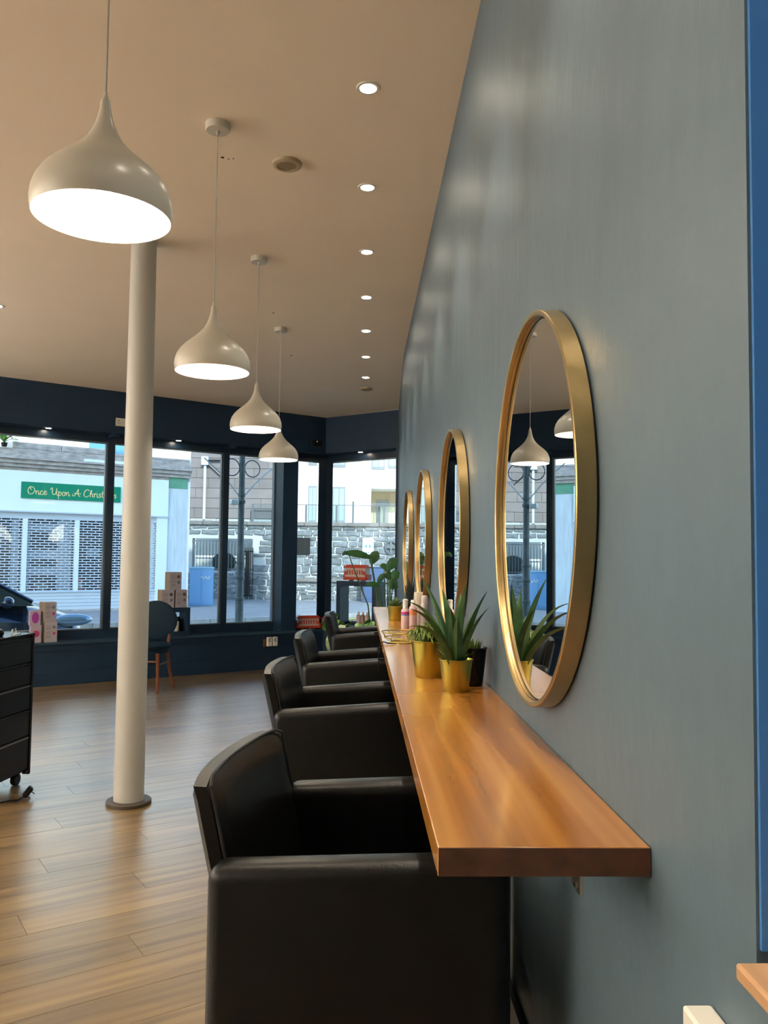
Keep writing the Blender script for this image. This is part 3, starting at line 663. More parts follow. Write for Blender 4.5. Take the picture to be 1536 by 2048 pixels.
# local: x to the left is negative (depth), y backwards along the face towards the camera is negative
TW, TD, TZ0, TZ1 = 0.46, 0.36, 0.075, 0.865
b = MB(); b.rbox(-TD, -0.004, -TW, -0.002, TZ0, TZ1-0.012, 0.004, 1)
obj('body', b, BLACKP, t)
obj('corner_post', MB().rbox(-0.03, 0.012, -0.022, 0.0, TZ0-0.02, TZ1, 0.003, 1), BLACKM, t)
obj('corner_post', MB().rbox(-0.03, 0.012, -TW, -TW+0.022, TZ0-0.02, TZ1, 0.003, 1), BLACKM, t)
obj('top_tray', MB().rbox(-TD-.005, 0.012, -TW-.005, 0.004, TZ1-0.012, TZ1, 0.002, 1), BLACKM, t)
zz = [0.09, 0.28, 0.43, 0.575, 0.70, 0.845]
for i in range(5):
    d = obj('drawer', MB().rbox(-0.004, 0.008, -TW+0.026, -0.026, zz[i], zz[i+1]-0.006, 0.003, 1), BLACKP, t)
    obj('drawer_rail', MB().box(0.008, 0.012, -TW+0.03, -0.03, zz[i+1]-0.016, zz[i+1]-0.010), STEEL if i in (2, 0) else BLACKM, d)
for x, y in ((-0.05, -0.05), (-0.05, -TW+.05), (-TD+.05, -.05), (-TD+.05, -TW+.05)):
    k = obj('castor', MB().cyl((x-.014, y, .032), (x+.014, y, .032), .032, n=20), BLACKP, t, smooth=True)
    obj('castor_fork', MB().box(x-.02, x+.02, y-.012, y+.012, .05, TZ0), BLACKP, k)
Mt = t.matrix_basis.copy()
def on_trolley(x, y, z=TZ1): return Vector((-1.904, 4.924, 0)) + Matrix.Rotation(ta-PI/2, 3, 'Z') @ Vector((x, y, z))
t2 = thing('hairbrush', 'black hairbrush lying on the black trolley', 'brush', on_trolley(-0.10, -0.20), 0.5)
obj('brush_head', MB().rbox(-.03, .03, -.055, .055, 0.0, .035, .014, 3), BLACKP, t2, smooth=True); obj('handle', MB().tube([(0, .05, .016), (0, .12, .014), (0, .17, .012)], [.01, .009, .011], 8), BLACKP, t2, smooth=True)
t2 = thing('steel_comb', 'thin steel tail comb on the edge of the trolley', 'comb', on_trolley(-0.02, -0.14), 0.15)
obj('spine', MB().box(-.006, .006, -.10, .08, 0.0, .006), STEEL, t2)
t2 = thing('hair_clip', 'small pale hair clip on the trolley top', 'hair clip', on_trolley(-0.05, -0.12), 0.4)
obj('jaw', MB().tube([(-.012, 0, .004), (-.008, 0, .028), (.008, 0, .034), (.012, 0, .012)], .003, 6), PLASTW, t2, smooth=True)
obj('base_bar', MB().box(-.014, .014, -.004, .004, 0, .006), PLASTW, t2)

# cable with plug
pp = on_z(48, 1597, 0.006); e0 = on_z(0, 1605, 0.005)
t = thing('power_cable', 'black cable ending in a three pin plug on the oak floor', 'cable', (0, 0, 0))
L0 = e0+Vector((-0.7, -0.15, 0)); obj('lead', MB().tube([L0, L0.lerp(e0, .6)+Vector((0, -.03, 0)), e0, e0.lerp(pp, .45)+Vector((0, .004, 0)), pp-Vector((.02, .03, 0)), pp+Vector((0, 0, .01))], 0.0042, 8), BLACKP, t, smooth=True)
Mp = Matrix.Translation(pp+Vector((.012, .02, .03))) @ Matrix.Rotation(math.radians(25), 4, 'Z') @ Matrix.Rotation(math.radians(-50), 4, 'Y')
k = obj('plug', MB().rbox(-.03, .03, -.026, .026, -.012, .012, .006, 2, Mp), BLACKP, t, smooth=True)
b = MB(); b.box(-.022, -.016, -.013, -.007, -.032, -.012, Mp); b.box(-.022, -.016, .007, .013, -.032, -.012, Mp); b.box(.008, .014, -.003, .003, -.034, -.012, Mp)
obj('pins', b, STEEL, k)

# ------------------------------------------------------------------ window displays
CARD = mat('pinkish_card', (0.40, 0.37, 0.42), 0.6); CARDS = mat('brown_card_side', (0.27, 0.20, 0.13), 0.7)
CIR1 = mat('grey_green_dot', (0.13, 0.2, 0.2), 0.5); CIR2 = mat('pink_dot', (0.42, 0.03, 0.14), 0.5); CIR3 = mat('brown_dot', (0.09, 0.05, 0.035), 0.5); CIR4 = mat('blue_grey_dot', (0.10, 0.13, 0.2), 0.5); LINE = mat('grey_print', (0.2, 0.17, 0.17), 0.6)
def giftbox(frame, s, o, z, w, d, h, c1, c2, label, rz=0.0):
    t = thing('product_box', label, 'box', (T1 if frame == 1 else T2)(s, o, z), (A1 if frame == 1 else A2)+rz, 'pale product boxes in the window')
    obj('carton', MB().box(-w/2, w/2, 0, d, 0, h), CARD, t)
    obj('side_panel', MB().box(-w/2-.0012, -w/2, 0.0, d, 0, h), CARDS, t)
    y = -0.0012
    def disc(cx, cz, r, m): obj('printed_dot', MB().cyl((cx, 0, cz), (cx, y, cz), r, n=20), m, t)
    disc(w*0.24, h*0.74, w*0.14, c1); disc(w*0.26, h*0.42, w*0.12, c2)
    b = MB()
    for k, q in enumerate((.8, .72, .64, .5, .42, .3, .22)): b.box(-w*.4, -w*.4+w*(.42 if k % 2 else .34), y*.8, 0, h*q-.0025, h*q+.0025)
    obj('printed_lines', b, LINE, t)
    return t
giftbox(1, -3.205, 0.05, Z_SILL, 0.118, 0.15, 0.20, CIR1, CIR2, 'pale product box with pink dot at the bottom of the left stack on the sill')
giftbox(1, -3.215, 0.055, Z_SILL+0.2005, 0.118, 0.15, 0.20, CIR1, CIR2, 'pale product box with pink dot on top of the stack beside the trolley', 0.10)
PURP = mat('purple_print', (0.35, 0.05, 0.33), 0.4); PALEP = mat('pale_lilac_card', (0.42, 0.36, 0.45), 0.5)
for i, (s, z, h, c) in enumerate([(-3.345, Z_SILL, 0.17, CIR2), (-3.355, Z_SILL+.1705, .15, PURP)]):
    t = thing('lilac_pack', ['pale lilac pack with pink corner behind the left box stack', 'pale lilac pack with purple oval standing on another pack'][i], 'box', T1(s, 0.07, z), A1)
    obj('carton', MB().box(-.05, .05, 0, .07, 0, h), PALEP, t); obj('printed_oval', MB().sphere((0, 0, h*.5), .034, 16, 8, (1, .03, 1.7 if i else 1.0)), c, t, smooth=True)
def cube(frame, s0, s1, o, z, d, th, label):
    t = thing('display_cube', label, 'display stand', (T1 if frame == 1 else T2)((s0+s1)/2, o, z), A1 if frame == 1 else A2)
    w = (s1-s0)/2; h = s1-s0
    obj('top', MB().box(-w, w, 0, d, h-th, h), NAVY, t); obj('base', MB().box(-w, w, 0, d, 0, th), NAVY, t)
    obj('side', MB().box(-w, -w+th, 0, d, th, h-th), NAVY, t); obj('side', MB().box(w-th, w, 0, d, th, h-th), NAVY, t)
    return t
cube(1, -2.05, -1.738, 0.0, Z_SILL, 0.19, 0.05, 'small navy open display cube on the sill behind the round backed chair')
zt = Z_SILL+0.3125
giftbox(1, -1.985, 0.03, zt, 0.135, 0.14, 0.195, CIR3, CIR4, 'pale product box with brown dot, left one on the small display cube')
giftbox(1, -1.833, 0.03, zt, 0.135, 0.14, 0.195, CIR3, CIR4, 'pale product box with blue dot, right one on the small display cube')
giftbox(1, -1.905, 0.03, zt+0.1955, 0.135, 0.14, 0.195, CIR3, CIR4, 'pale product box at the top of the three box pyramid')
t = thing('bottle', 'white pump bottle with dark label inside the small display cube', 'bottle', T1(-1.88, .06, Z_SILL+.0505), A1)
obj('body', MB().lathe([(.001, 0), (.036, 0), (.037, .01), (.037, .10), (.016, .118), (.016, .13)], n=20, cap1=True), WHITEP, t, smooth=True); obj('pump', MB().lathe([(.018, .13), (.018, .155), (.01, .16), (.01, .185)], n=16, cap1=True), WHITEP, t, smooth=True)
obj('printed_mark', MB().cyl((0, -.030, .075), (0, -.0385, .075), .016, .004, n=3), BLACKP, t)
t = thing('bottle', 'dark rounded jar inside the small display cube', 'bottle', T1(-1.825, .135, Z_SILL+.0505), A1)
obj('body', MB().lathe([(.001, 0), (.03, 0), (.034, .03), (.034, .12), (.02, .14)], n=20, cap1=True), BLACKP, t, smooth=True)
obj('lid', MB().lathe([(.021, .14), (.021, .155), (.001, .156)], n=16), BLACKP, t, smooth=True)
cube(2, 0.20, 0.80, 0.005, Z_SILL, 0.18, 0.058, 'large navy open display cube in the angled window')
# red tram shaped boxes
REDB = mat('tram_red', (0.55, 0.05, 0.02), 0.45); CRM = mat('tram_cream', (0.6, 0.5, 0.45), 0.5)
def tram(frame, s, o, z, label, L=0.36, rz=0.0):
    t = thing('tram_gift_box', label, 'gift box', (T1 if frame == 1 else T2)(s, o, z), (A1 if frame == 1 else A2)+rz, 'red and white tram shaped gift boxes')
    w = L/2; d = 0.10; h = L*0.55
    obj('lower_body', MB().box(-w*.93, w*.93, 0, d, h*.08, h*.26), REDB, t)
    obj('skirt_band', MB().box(-w*.80, w*.80, -.003, d+.003, h*.26, h*.38), CRM, t)
    obj('cab_body', MB().box(-w*.86, w*.86, 0.002, d-.002, h*.26, h*.80), CRM, t)
    for k in range(7):
        x = -w*.62+k*w*.206; obj('window_pillar', MB().box(x-w*.045, x+w*.045, -.003, .002, h*.40, h*.68), REDB, t)
    for sx in (-1, 1):
        obj('platform', MB().box(sx*w*.93-w*.10, sx*w*.93+w*.10, .01, d-.01, h*.06, h*.42), REDB, t)
        obj('end_panel', MB().box(sx*w*.80-w*.09, sx*w*.80+w*.09, -.004, .001, h*.38, h*.60), REDB, t)
        obj('wheel', MB().cyl((sx*w*.5, .01, h*.05), (sx*w*.5, d-.01, h*.05), h*.05, n=14), mat('tram_wheel', (.35, .14, .03), .5), t)
    obj('roof', MB().box(-w*.95, w*.95, -.006, d+.006, h*.80, h*.90), REDB, t)
    obj('clerestory', MB().box(-w*.80, w*.80, .012, d-.012, h*.90, h), REDB, t)
    return t
tram(2, 0.455, 0.04, Z_SILL+0.601-0.0, 'red tram shaped gift box standing on the large display cube', 0.36)
tram(1, -0.165, 0.06, Z_SILL, 'red tram shaped gift box on the sill beside the navy pier', 0.30, -0.25)
tram(2, 0.055, 0.05, Z_SILL, 'red tram shaped gift box on the sill against the large display cube', 0.27)
for i, (s, m_) in enumerate([(0.50, PINKP), (0.565, mat('amber_bottle', (.3, .2, .17), .3)), (0.63, PINKP)]):
    t = thing('bottle', ['pink bottle inside the large display cube', 'brown bottle between two pink ones in the large display cube', 'pink bottle beside the upright of the large display cube'][i], 'bottle', T2(s, .07, Z_SILL+.0585), A2)
    obj('body', MB().lathe([(.001, 0), (.028, 0), (.028, .13), (.014, .145)], n=18, cap1=True), m_, t, smooth=True); obj('cap', MB().lathe([(.015, .145), (.015, .175)], n=16, cap1=True), WHITEP, t, smooth=True)

# ------------------------------------------------------------------ big plants beyond the last chair
PY = 7.62
t = thing('tall_leafy_plant', 'tall plant with broad glossy leaves on long stalks in front of the angled window', 'plant', (0.20, PY, 0))
obj('pot', MB().lathe([(.001, 0), (.10, 0), (.125, .24), (.118, .24), (.11, .2), (.001, .2)], n=28), mat('grey_planter', (.12, .12, .12), .6), t, smooth=True)
def pl(px, py, Y=PY): return on_y(px, py, Y)-Vector((0.20, PY, 0))
root = Vector((0, 0, .2))
for tip_px, base_px, w, Ys in [((684, 1107), (742, 1116), 0.04, 7.35), ((757, 1103), (742, 1128), 0.055, 7.4), ((770, 1147), (755, 1170), .03, 7.4), ((797, 1119), (775, 1140), .055, 7.3), ((758, 1131), (779, 1143), .034, 7.4), ((783, 1165), (768, 1143), .045, 7.45),
                                ((800, 1146), (785, 1158), .05, 7.2), ((795, 1163), (781, 1178), .06, 7.25), ((730, 1170), (760, 1174), .03, 7.3), ((684, 1112), (697, 1108), .022, 7.35)]:
    a = pl(*base_px, Ys); b_ = pl(*tip_px, Ys); b_.x = min(b_.x, 0.155)
    c = (a+b_)/2+Vector((0, -0.03, .035))
    k = obj('leaf', MB().leaf(a, b_, c, w*.85, 10, .18, .001, side=(b_-a).cross(Vector((0.25, 1, .2)))), LEAFD, t, smooth=True)
    obj('stalk', MB().tube([root+Vector((a.x*.1, 0, 0)), root.lerp(a, .5)+Vector((.03, 0, .12)), a.lerp(root, .15)+Vector((.012, 0, .02)), a], [.007, .006, .005, .004], 6), STEM, k, smooth=True)
obj('leaf_spike', MB().leaf(pl(684, 1108, 7.35), pl(705, 1080, 7.35), (pl(684, 1108, 7.35)+pl(705, 1080, 7.35))/2, .008, 5), LEAFD, t)
STRIPE = mat('pale_striped_leaf', (0.20, 0.30, 0.13), 0.45, alt=(0.42, 0.5, 0.30), var=.2, vscale=20, stretch=(1, 1, 5))
t = thing('broad_leaf_plant', 'low potted plant with bright rounded leaves and one large pale striped leaf', 'plant', (-0.17, 6.98, 0))
obj('pot', MB().lathe([(.001, 0), (.09, 0), (.115, .22), (.108, .22), (.10, .18), (.001, .18)], n=28), BLACKM, t, smooth=True)
def p2(px, py, Y): return on_y(px, py, Y)-Vector((-0.17, 6.98, 0))
root = Vector((0, 0, .2))
obj('striped_leaf', MB().leaf(p2(686, 1250, 6.95), p2(668, 1312, 6.9), p2(662, 1285, 6.78), .075, 12, .12, .001, side=Vector((1, .1, .1))), STRIPE, t, smooth=True)
random.seed(11)
for k in range(22):
    px = random.uniform(648, 742); py = random.uniform(1232, 1262); Y = random.uniform(6.85, 7.15)
    a = p2(px, py, Y); an = random.uniform(0, 2*PI); L = random.uniform(.06, .10); b_ = a+Vector((math.cos(an)*L, math.sin(an)*L*.6, random.uniform(-.03, .07)))
    kf = obj('leaf', MB().leaf(a, b_, (a+b_)/2+Vector((0, 0, .02)), L*.42, 8, .15, .001, side=Vector((-math.sin(an), math.cos(an)*.6, .5))), LEAFL, t, smooth=True)
    obj('stalk', MB().tube([root, root.lerp(a, .6)+Vector((0, 0, .08)), a], .003, 5), STEM, kf)

# ================================================================== STREET
G = -0.15
ASPH = mat('asphalt', (0.13, 0.135, 0.145), 0.75, var=.2, vscale=3, bump=.3, bscale=60)
PAVE = mat('paving', (0.26, 0.26, 0.265), 0.8, var=.12, vscale=2)
KERB = mat('kerb_stone', (0.32, 0.31, 0.29), 0.8, var=.2, vscale=6)
YEL = mat('yellow_line', (0.55, 0.42, 0.10), 0.7, var=.2, vscale=8)
def f1obj(name, mb, m, parent=None, smooth=False): return obj(name, mb, m, parent, CC if parent is None else None, A1 if parent is None else 0, smooth)
o = f1obj('road', MB().box(-40, 60, 1.9, 9.3, G-0.3, G-0.10), ASPH); o['kind'] = 'structure'; o['label'] = 'grey asphalt road outside the windows'
o = f1obj('pavement_near', MB().box(-40, 60, 0.42, 1.75, G-0.3, G), mat('pale_paving', (.52, .51, .49), .8, var=.08, vscale=2)); o['kind'] = 'structure'
o = f1obj('pavement_far', MB().box(-40, 60, 9.45, 80, G-0.3, G), PAVE); o['kind'] = 'structure'
kr = sroot('kerb', CC, A1, 'stone kerb along the road')
for k in range(-14, 26):
    obj('kerb_stone', MB().rbox(k*0.9, k*0.9+.892, 1.752, 1.898, G-.25, G, .012, 1), KERB, kr); obj('kerb_stone', MB().rbox(k*0.9, k*0.9+.892, 9.302, 9.448, G-.25, G+.002, .012, 1), KERB, kr)
o = f1obj('road_marking', MB().box(-40, 60, 9.02, 9.12, G-.0995, G-.097), YEL); o['kind'] = 'structure'
o = f1obj('road_marking', MB().box(-40, 60, 8.82, 8.92, G-.0995, G-.097), YEL); o['kind'] = 'structure'

# ---- shop opposite
FO = 13.2
WHT = mat('mint_white_paint', (0.66, 0.74, 0.72), 0.6, var=.03, vscale=2)
REND = mat('white_render', (0.80, 0.78, 0.72), 0.85, var=.05, vscale=1.5)
STONEC = mat('weathered_sandstone', (0.36, 0.33, 0.31), 0.85, var=.30, vscale=5, stretch=(1, 1, 3), bump=.3, bscale=14)
PILW = mat('weathered_pilaster', (0.50, 0.56, 0.60), 0.75, var=.12, vscale=3, stretch=(4, 4, .6))
SHUT = mat('shutter_white', (0.44, 0.50, 0.57), 0.5)
RISER = mat('riser_panel', (0.50, 0.55, 0.60), 0.6)
DGREEN = mat('faded_green_paint', (0.10, 0.28, 0.18), 0.6, var=.2, vscale=4)
sh = thing('shop_building', 'white fronted shop across the road with roller shutters and stone cornice', 'building', T1(0, FO, 0), A1)
ob = lambda n, mb, m, sm=False: obj(n, mb, m, sh, smooth=sm)
ob('upper_wall', MB().box(-9, 3.75, 0.30, 1.2, 3.94, 9.0), REND)
ob('interior_back', MB().box(-9, 2.8, 1.6, 1.7, G, 3.0), mat('shop_interior', (.06, .06, .065), .8))
ob('fascia', MB().box(-9, 3.10, -0.06, 0.2, 2.385, 3.38), WHT)
ob('fascia_trim', MB().box(-9, 3.12, -0.09, 0.0, 2.35, 2.385), SHUT)
ob('header_panel', MB().box(-9, 2.80, 0.0, 0.2, 2.19, 2.35), SHUT)
for i, (z0, z1, pr) in enumerate([(3.38, 3.47, .02), (3.47, 3.56, .10), (3.56, 3.66, .16), (3.66, 3.72, .22), (3.72, 3.94, .04)]):
    ob('cornice_course', MB().box(-9, 3.72, -pr, 0.3, z0, z1-.006), STONEC)
for k in range(4): ob('cornice_block', MB().rbox(-.92+k*1.16, -.92+k*1.16+1.15, -.02, .1, 3.94, 4.10 if k < 2 else 4.0, .01, 1), STONEC)
ob('upper_window_frame', MB().box(0.85, 2.35, 0.08, 0.2, 3.80, 5.6), WHT); ob('upper_window_glass', MB().box(0.95, 2.25, 0.06, 0.10, 3.92, 5.5), mat('sky_blue_glass', (.12, .30, .5), .1)); ob('upper_window_bar', MB().box(1.56, 1.62, 0.04, 0.10, 3.92, 5.5), WHT)
ob('upper_window_sill', MB().box(0.8, 2.4, -0.05, 0.2, 3.72, 3.80), WHT)
ob('green_capital', MB().box(3.12, 3.66, -.03, .3, 3.17, 3.47), DGREEN)
ob('stone_pilaster', MB().box(3.10, 3.66, -.02, .35, G, 3.17), PILW)
ob('side_wall', MB().box(3.66, 3.75, .0, 4, G, 9), REND)
ob('door_post', MB().box(2.80, 3.095, -.05, .2, G, 2.35), WHT)
for k in range(5): ob('stall_riser', MB().box(-9, 2.80, -0.02+.008*(k % 2), 0.2, G+.05+k*.088, G+.05+k*.088+.082), RISER)
ob('riser_cap', MB().box(-9, 2.80, -0.05, 0.2, G+.49, G+.52), SHUT)
ob('plinth', MB().box(-9, 2.80, -0.04, 0.2, G, G+.05), STONEC)
for x in (-2.02, -.577, .69, 1.95): ob('shutter_guide', MB().box(x-.055, x+.055, -.03, .10, G+.52, 2.19), mat('guide_white', (.6, .68, .74), .5))
# inner shop windows and doors behind the lattice
ob('inner_frame', MB().box(-.52, -.40, .25, .32, .37, 2.19), SHUT); ob('inner_frame', MB().box(.30, .64, .25, .32, .37, 2.19), SHUT); ob('inner_frame', MB().box(-.40, .30, .25, .32, 1.90, 2.06), SHUT)
ob('inner_frame', MB().box(-.40, .30, .25, .32, .80, .96), SHUT); ob('inner_frame', MB().box(-.40, .30, .25, .32, 1.18, 1.42), SHUT); ob('inner_frame', MB().box(-.82, -.66, .25, .32, .37, 2.19), SHUT)
# lattice slats
secs = [(-1.965, -.632), (-.522, .635), (.745, 1.895), (2.005, 2.79)]
NR = 27; zb, zt_ = 0.37, 2.19; pit = (zt_-zb)/NR
for (a, b_) in secs:
    for par in (0, 1):
        me = None
        mbs = MB().box(a, b_, 0.0, .03, 0, pit*.40); n = int((b_-a)/.21)+1
        for k in range(n+1):
            x = a+.21*k+(.105 if par else 0)
            if x+.02 < b_: mbs.box(x-.012 if x > a+.012 else x, x+.012, .006, .024, pit*.40, pit)
        me = mbs.mesh('shutter_slat', SHUT)
        for r in range(par, NR, 2): link('shutter_slat', me, sh, (0, 0, zb+pit*r))
# things in the shop window
tc_ = thing('traffic_cone', 'orange red traffic cone inside the shuttered shop', 'traffic cone', T1(0.95, FO+.6, .20), A1)
ORC = mat('cone_orange', (0.75, 0.10, 0.05), 0.5)
obj('cone', MB().lathe([(.13, .03), (.03, .5)], n=20, cap1=True), ORC, tc_, smooth=True); obj('foot', MB().box(-.18, .18, -.18, .18, 0, .03), ORC, tc_); obj('white_band', MB().lathe([(.085, .26), (.062, .37)], n=20), WHITEP, tc_, smooth=True)
for k in range(6): tag(obj('shop_goods_box', MB().rbox(-.14, .14, 0, .2, 0, .2+.08*(k % 3), .01, 1), [mat('goods_a', (.35, .4, .42), .6), mat('goods_b', (.25, .05, .08), .6), mat('goods_c', (.45, .38, .28), .6)][k % 3], None, T1([-1.5, -.25, .05, 1.35, 1.6, 2.4][k], FO+.75, [.18, .18, .18, 1.25, .18, .18][k]), A1),
    ['grey goods box low behind the leftmost shutter', 'dark red goods box behind the middle shutter', 'cream goods box behind the middle shutter', 'grey goods box high behind the right shutter', 'dark red goods box beside the traffic cone', 'cream goods box behind the narrow shutter'][k], 'box')
tag(f1obj('shop_display_plinth', MB().box(-8, 2.7, FO+.35, FO+1.2, G, .18), SHUT), 'pale display plinth running behind the shop shutters', 'plinth')
# ---- sign
sg = thing('shop_sign', 'long green sign board with gold script lettering on the white fascia', 'sign', T1(.525, FO-.0615, 2.905), A1)
SIGNG = mat('sign_green', (0.0, 0.20, 0.11), 0.7, spec=.2); SIGNL = mat('sign_gold_letter', (0.72, 0.58, 0.28), 0.5)
obj('board', MB().box(-1.24, 1.24, -.03, 0, -.205, .205), SIGNG, sg)
GLY = {'O': (0.95, [[(.55, .98), (.25, .95), (.05, .6), (.08, .2), (.35, 0), (.68, .15), (.85, .55), (.7, .9), (.4, .95), (.3, .75), (.5, .62)]]),
 'n': (.55, [[(0, .5), (.08, .3), (.1, 0)], [(.1, .25), (.25, .5), (.38, .4), (.38, .05), (.5, 0), (.56, .12)]]), 'c': (.45, [[(.38, .42), (.2, .5), (.05, .28), (.12, .04), (.3, 0), (.46, .14)]]),
 'e': (.46, [[(.05, .2), (.3, .3), (.34, .45), (.2, .52), (.05, .3), (.12, .04), (.28, 0), (.47, .16)]]), 'U': (.95, [[(0, .7), (.08, .95), (.25, .9), (.22, .4), (.35, .1), (.6, .15), (.75, .6), (.8, .98)], [(.78, .8), (.78, .2), (.9, .0), (1.0, .15)]]),
 'p': (.5, [[(.02, .45), (.1, .5), (.08, -.45)], [(.1, .3), (.28, .5), (.42, .3), (.32, .02), (.12, .08)]]), 'o': (.48, [[(.22, .5), (.05, .3), (.12, .02), (.34, .04), (.4, .35), (.22, .5), (.35, .42), (.5, .45)]]),
 'A': (.95, [[(-.12, .3), (0, .05), (.2, .1), (.5, .6), (.66, 1.0), (.68, .4), (.75, .05), (.92, .05)], [(.1, .42), (.5, .36), (1.05, .4)]]), 'C': (.8, [[(.72, .8), (.6, .98), (.3, .9), (.06, .5), (.12, .08), (.4, -.02), (.7, .2)]]),
 'h': (.52, [[(.05, 0), (.1, .6), (.2, .95), (.26, .8), (.1, .3)], [(.1, .25), (.26, .48), (.38, .35), (.36, .05), (.52, .05)]]), 'r': (.4, [[(.02, .4), (.1, .5), (.1, 0)], [(.1, .3), (.25, .5), (.38, .42)]]), 'i': (.25, [[(.08, .5), (.08, .08), (.16, 0), (.26, .1)], [(.09, .68), (.1, .72)]]),
 's': (.4, [[(.34, .42), (.2, .5), (.08, .38), (.3, .2), (.22, .0), (.03, .08)]]), 't': (.38, [[(.15, .9), (.12, .15), (.22, 0), (.38, .12)], [(-.02, .55), (.34, .58)]]), 'm': (.78, [[(0, .5), (.08, .3), (.1, 0)], [(.1, .25), (.22, .5), (.34, .38), (.34, 0)], [(.34, .25), (.48, .5), (.6, .38), (.6, .04), (.7, 0), (.78, .12)]]),
 'a': (.52, [[(.38, .45), (.2, .5), (.05, .28), (.1, .02), (.28, .06), (.4, .45), (.4, .08), (.52, .06)]]), ' ': (.42, [])}
def smoothp(p, k=4):
    if len(p) < 3: return p
    out = []
    for i in range(len(p)-1):
        p0, p1, p2_, p3 = p[max(i-1, 0)], p[i], p[i+1], p[min(i+2, len(p)-1)]
        for q in range(k):
            t_ = q/k; out.append(tuple(.5*((2*p1[d])+(-p0[d]+p2_[d])*t_+(2*p0[d]-5*p1[d]+4*p2_[d]-p3[d])*t_**2+(-p0[d]+3*p1[d]-3*p2_[d]+p3[d])*t_**3) for d in (0, 1)))
    return out+[p[-1]]
txt = 'Once Upon A Christmas'; tot = sum(GLY[c][0] for c in txt); sc_ = 2.22/tot; x = -1.09; b = MB()
for c in txt:
    for st in GLY[c][1]: b.tube([(x+q[0]*sc_, -.031, -.10+q[1]*sc_*.98) for q in smoothp(st)], .0095, 5)
    x += GLY[c][0]*sc_
obj('lettering', b, SIGNL, sg)
# palm beside the chimney end
t = thing('palm_plant', 'small green palm on the ledge above the shop cornice', 'plant', T1(-1.14, FO-.06, 3.945), A1)
obj('pot', MB().lathe([(.001, 0), (.06, 0), (.08, .1), (.001, .1)], n=18), BLACKM, t, smooth=True)
for k in range(18):
    a = 2*PI*k/18; h = .12+.42*((k*7) % 18)/18; obj('frond', MB().leaf((0, 0, .1), (.40*math.cos(a), -.12+.14*math.sin(a), h), (.2*math.cos(a), -.06, h+.16), .05, 7, .2, .001), LEAFL, t, smooth=True)

# ---- ashlar building, stone wall
WY = 28.1
ASH = mat('pink_grey_ashlar', (0.20, 0.168, 0.160), 0.8, var=.10, vscale=2, rnd=.10)
MORT = mat('pale_mortar', (0.45, 0.46, 0.46), 0.9)
t = thing('ashlar_building', 'pinkish grey block stone building with a drainpipe behind the lamp post', 'building', (-4.6, WY+1.6, 0))
obj('wall_core', MB().box(-1.85, 1.8, .05, 4, 2.55, 9), MORT, t)
obj('ground_storey', MB().box(-1.85, 1.8, .35, 4, G, 2.55), REND, t)
obj('string_course', MB().box(-1.87, -.55, -.06, .1, 2.42, 2.64), STONEC, t)
for r in range(9):
    z = 2.66+r*.36; x = -1.85-(0 if r % 2 else .5)
    while x < 1.8:
        L_ = random.uniform(.85, 1.15); x0, x1 = max(x, -1.85), min(x+L_-.014, 1.8)
        if x1-x0 > .05: obj('ashlar_block', MB().rbox(x0, x1, random.uniform(-.004, .004), .08, z, z+.347, .006, 1), ASH, t)
        x += L_
dp = on_y(410, 980, WY+1.6).x+4.6
k = obj('drainpipe', MB().cyl((dp, -.08, 2.6), (dp, -.08, 4.55), .05), mat('pale_pipe', (.55, .6, .62), .5), t, smooth=True)
obj('hopper', MB().box(dp-.12, dp+.12, -.2, .0, 4.55, 4.85), mat('pale_pipe', (.55, .6, .62), .5), k); 
obj('bracket_arm', MB().cyl((dp+.1, -.1, 4.72), (dp+.7, -.1, 4.72), .03), SLATE, t); obj('bracket_arm', MB().cyl((dp+.08, -.1, 4.62), (dp+.72, -.1, 4.05), .025), SLATE, t)
# stone wall
RUB = mat('blue_grey_rubble', (0.15, 0.165, 0.175), 0.85, var=.28, vscale=7, bump=.6, bscale=18, rnd=.28)
COPE = mat('dark_coping', (0.17, 0.16, 0.15), 0.85, var=.2, vscale=4)
wl = thing('rubble_wall', 'blue grey rubble stone boundary wall with dark coping', 'wall', (0, WY, G))
WT = 2.49-G-.13
ox0, ox1, oz0, oz1 = on_y(384, 1100, WY).x, on_y(505, 1100, WY).x, .95, 2.05
obj('mortar_core', MB().box(ox1, 3.0, .04, .5, 0, WT), MORT, wl); obj('mortar_core', MB().box(-6.4, ox0, .04, .5, 0, WT), MORT, wl)
obj('mortar_core', MB().box(ox0, ox1, .04, .5, 0, oz0), MORT, wl); obj('mortar_core', MB().box(ox0, ox1, .04, .5, oz1, WT), MORT, wl)
random.seed(5); z = 0.0; nst = 0; far_ = MB()
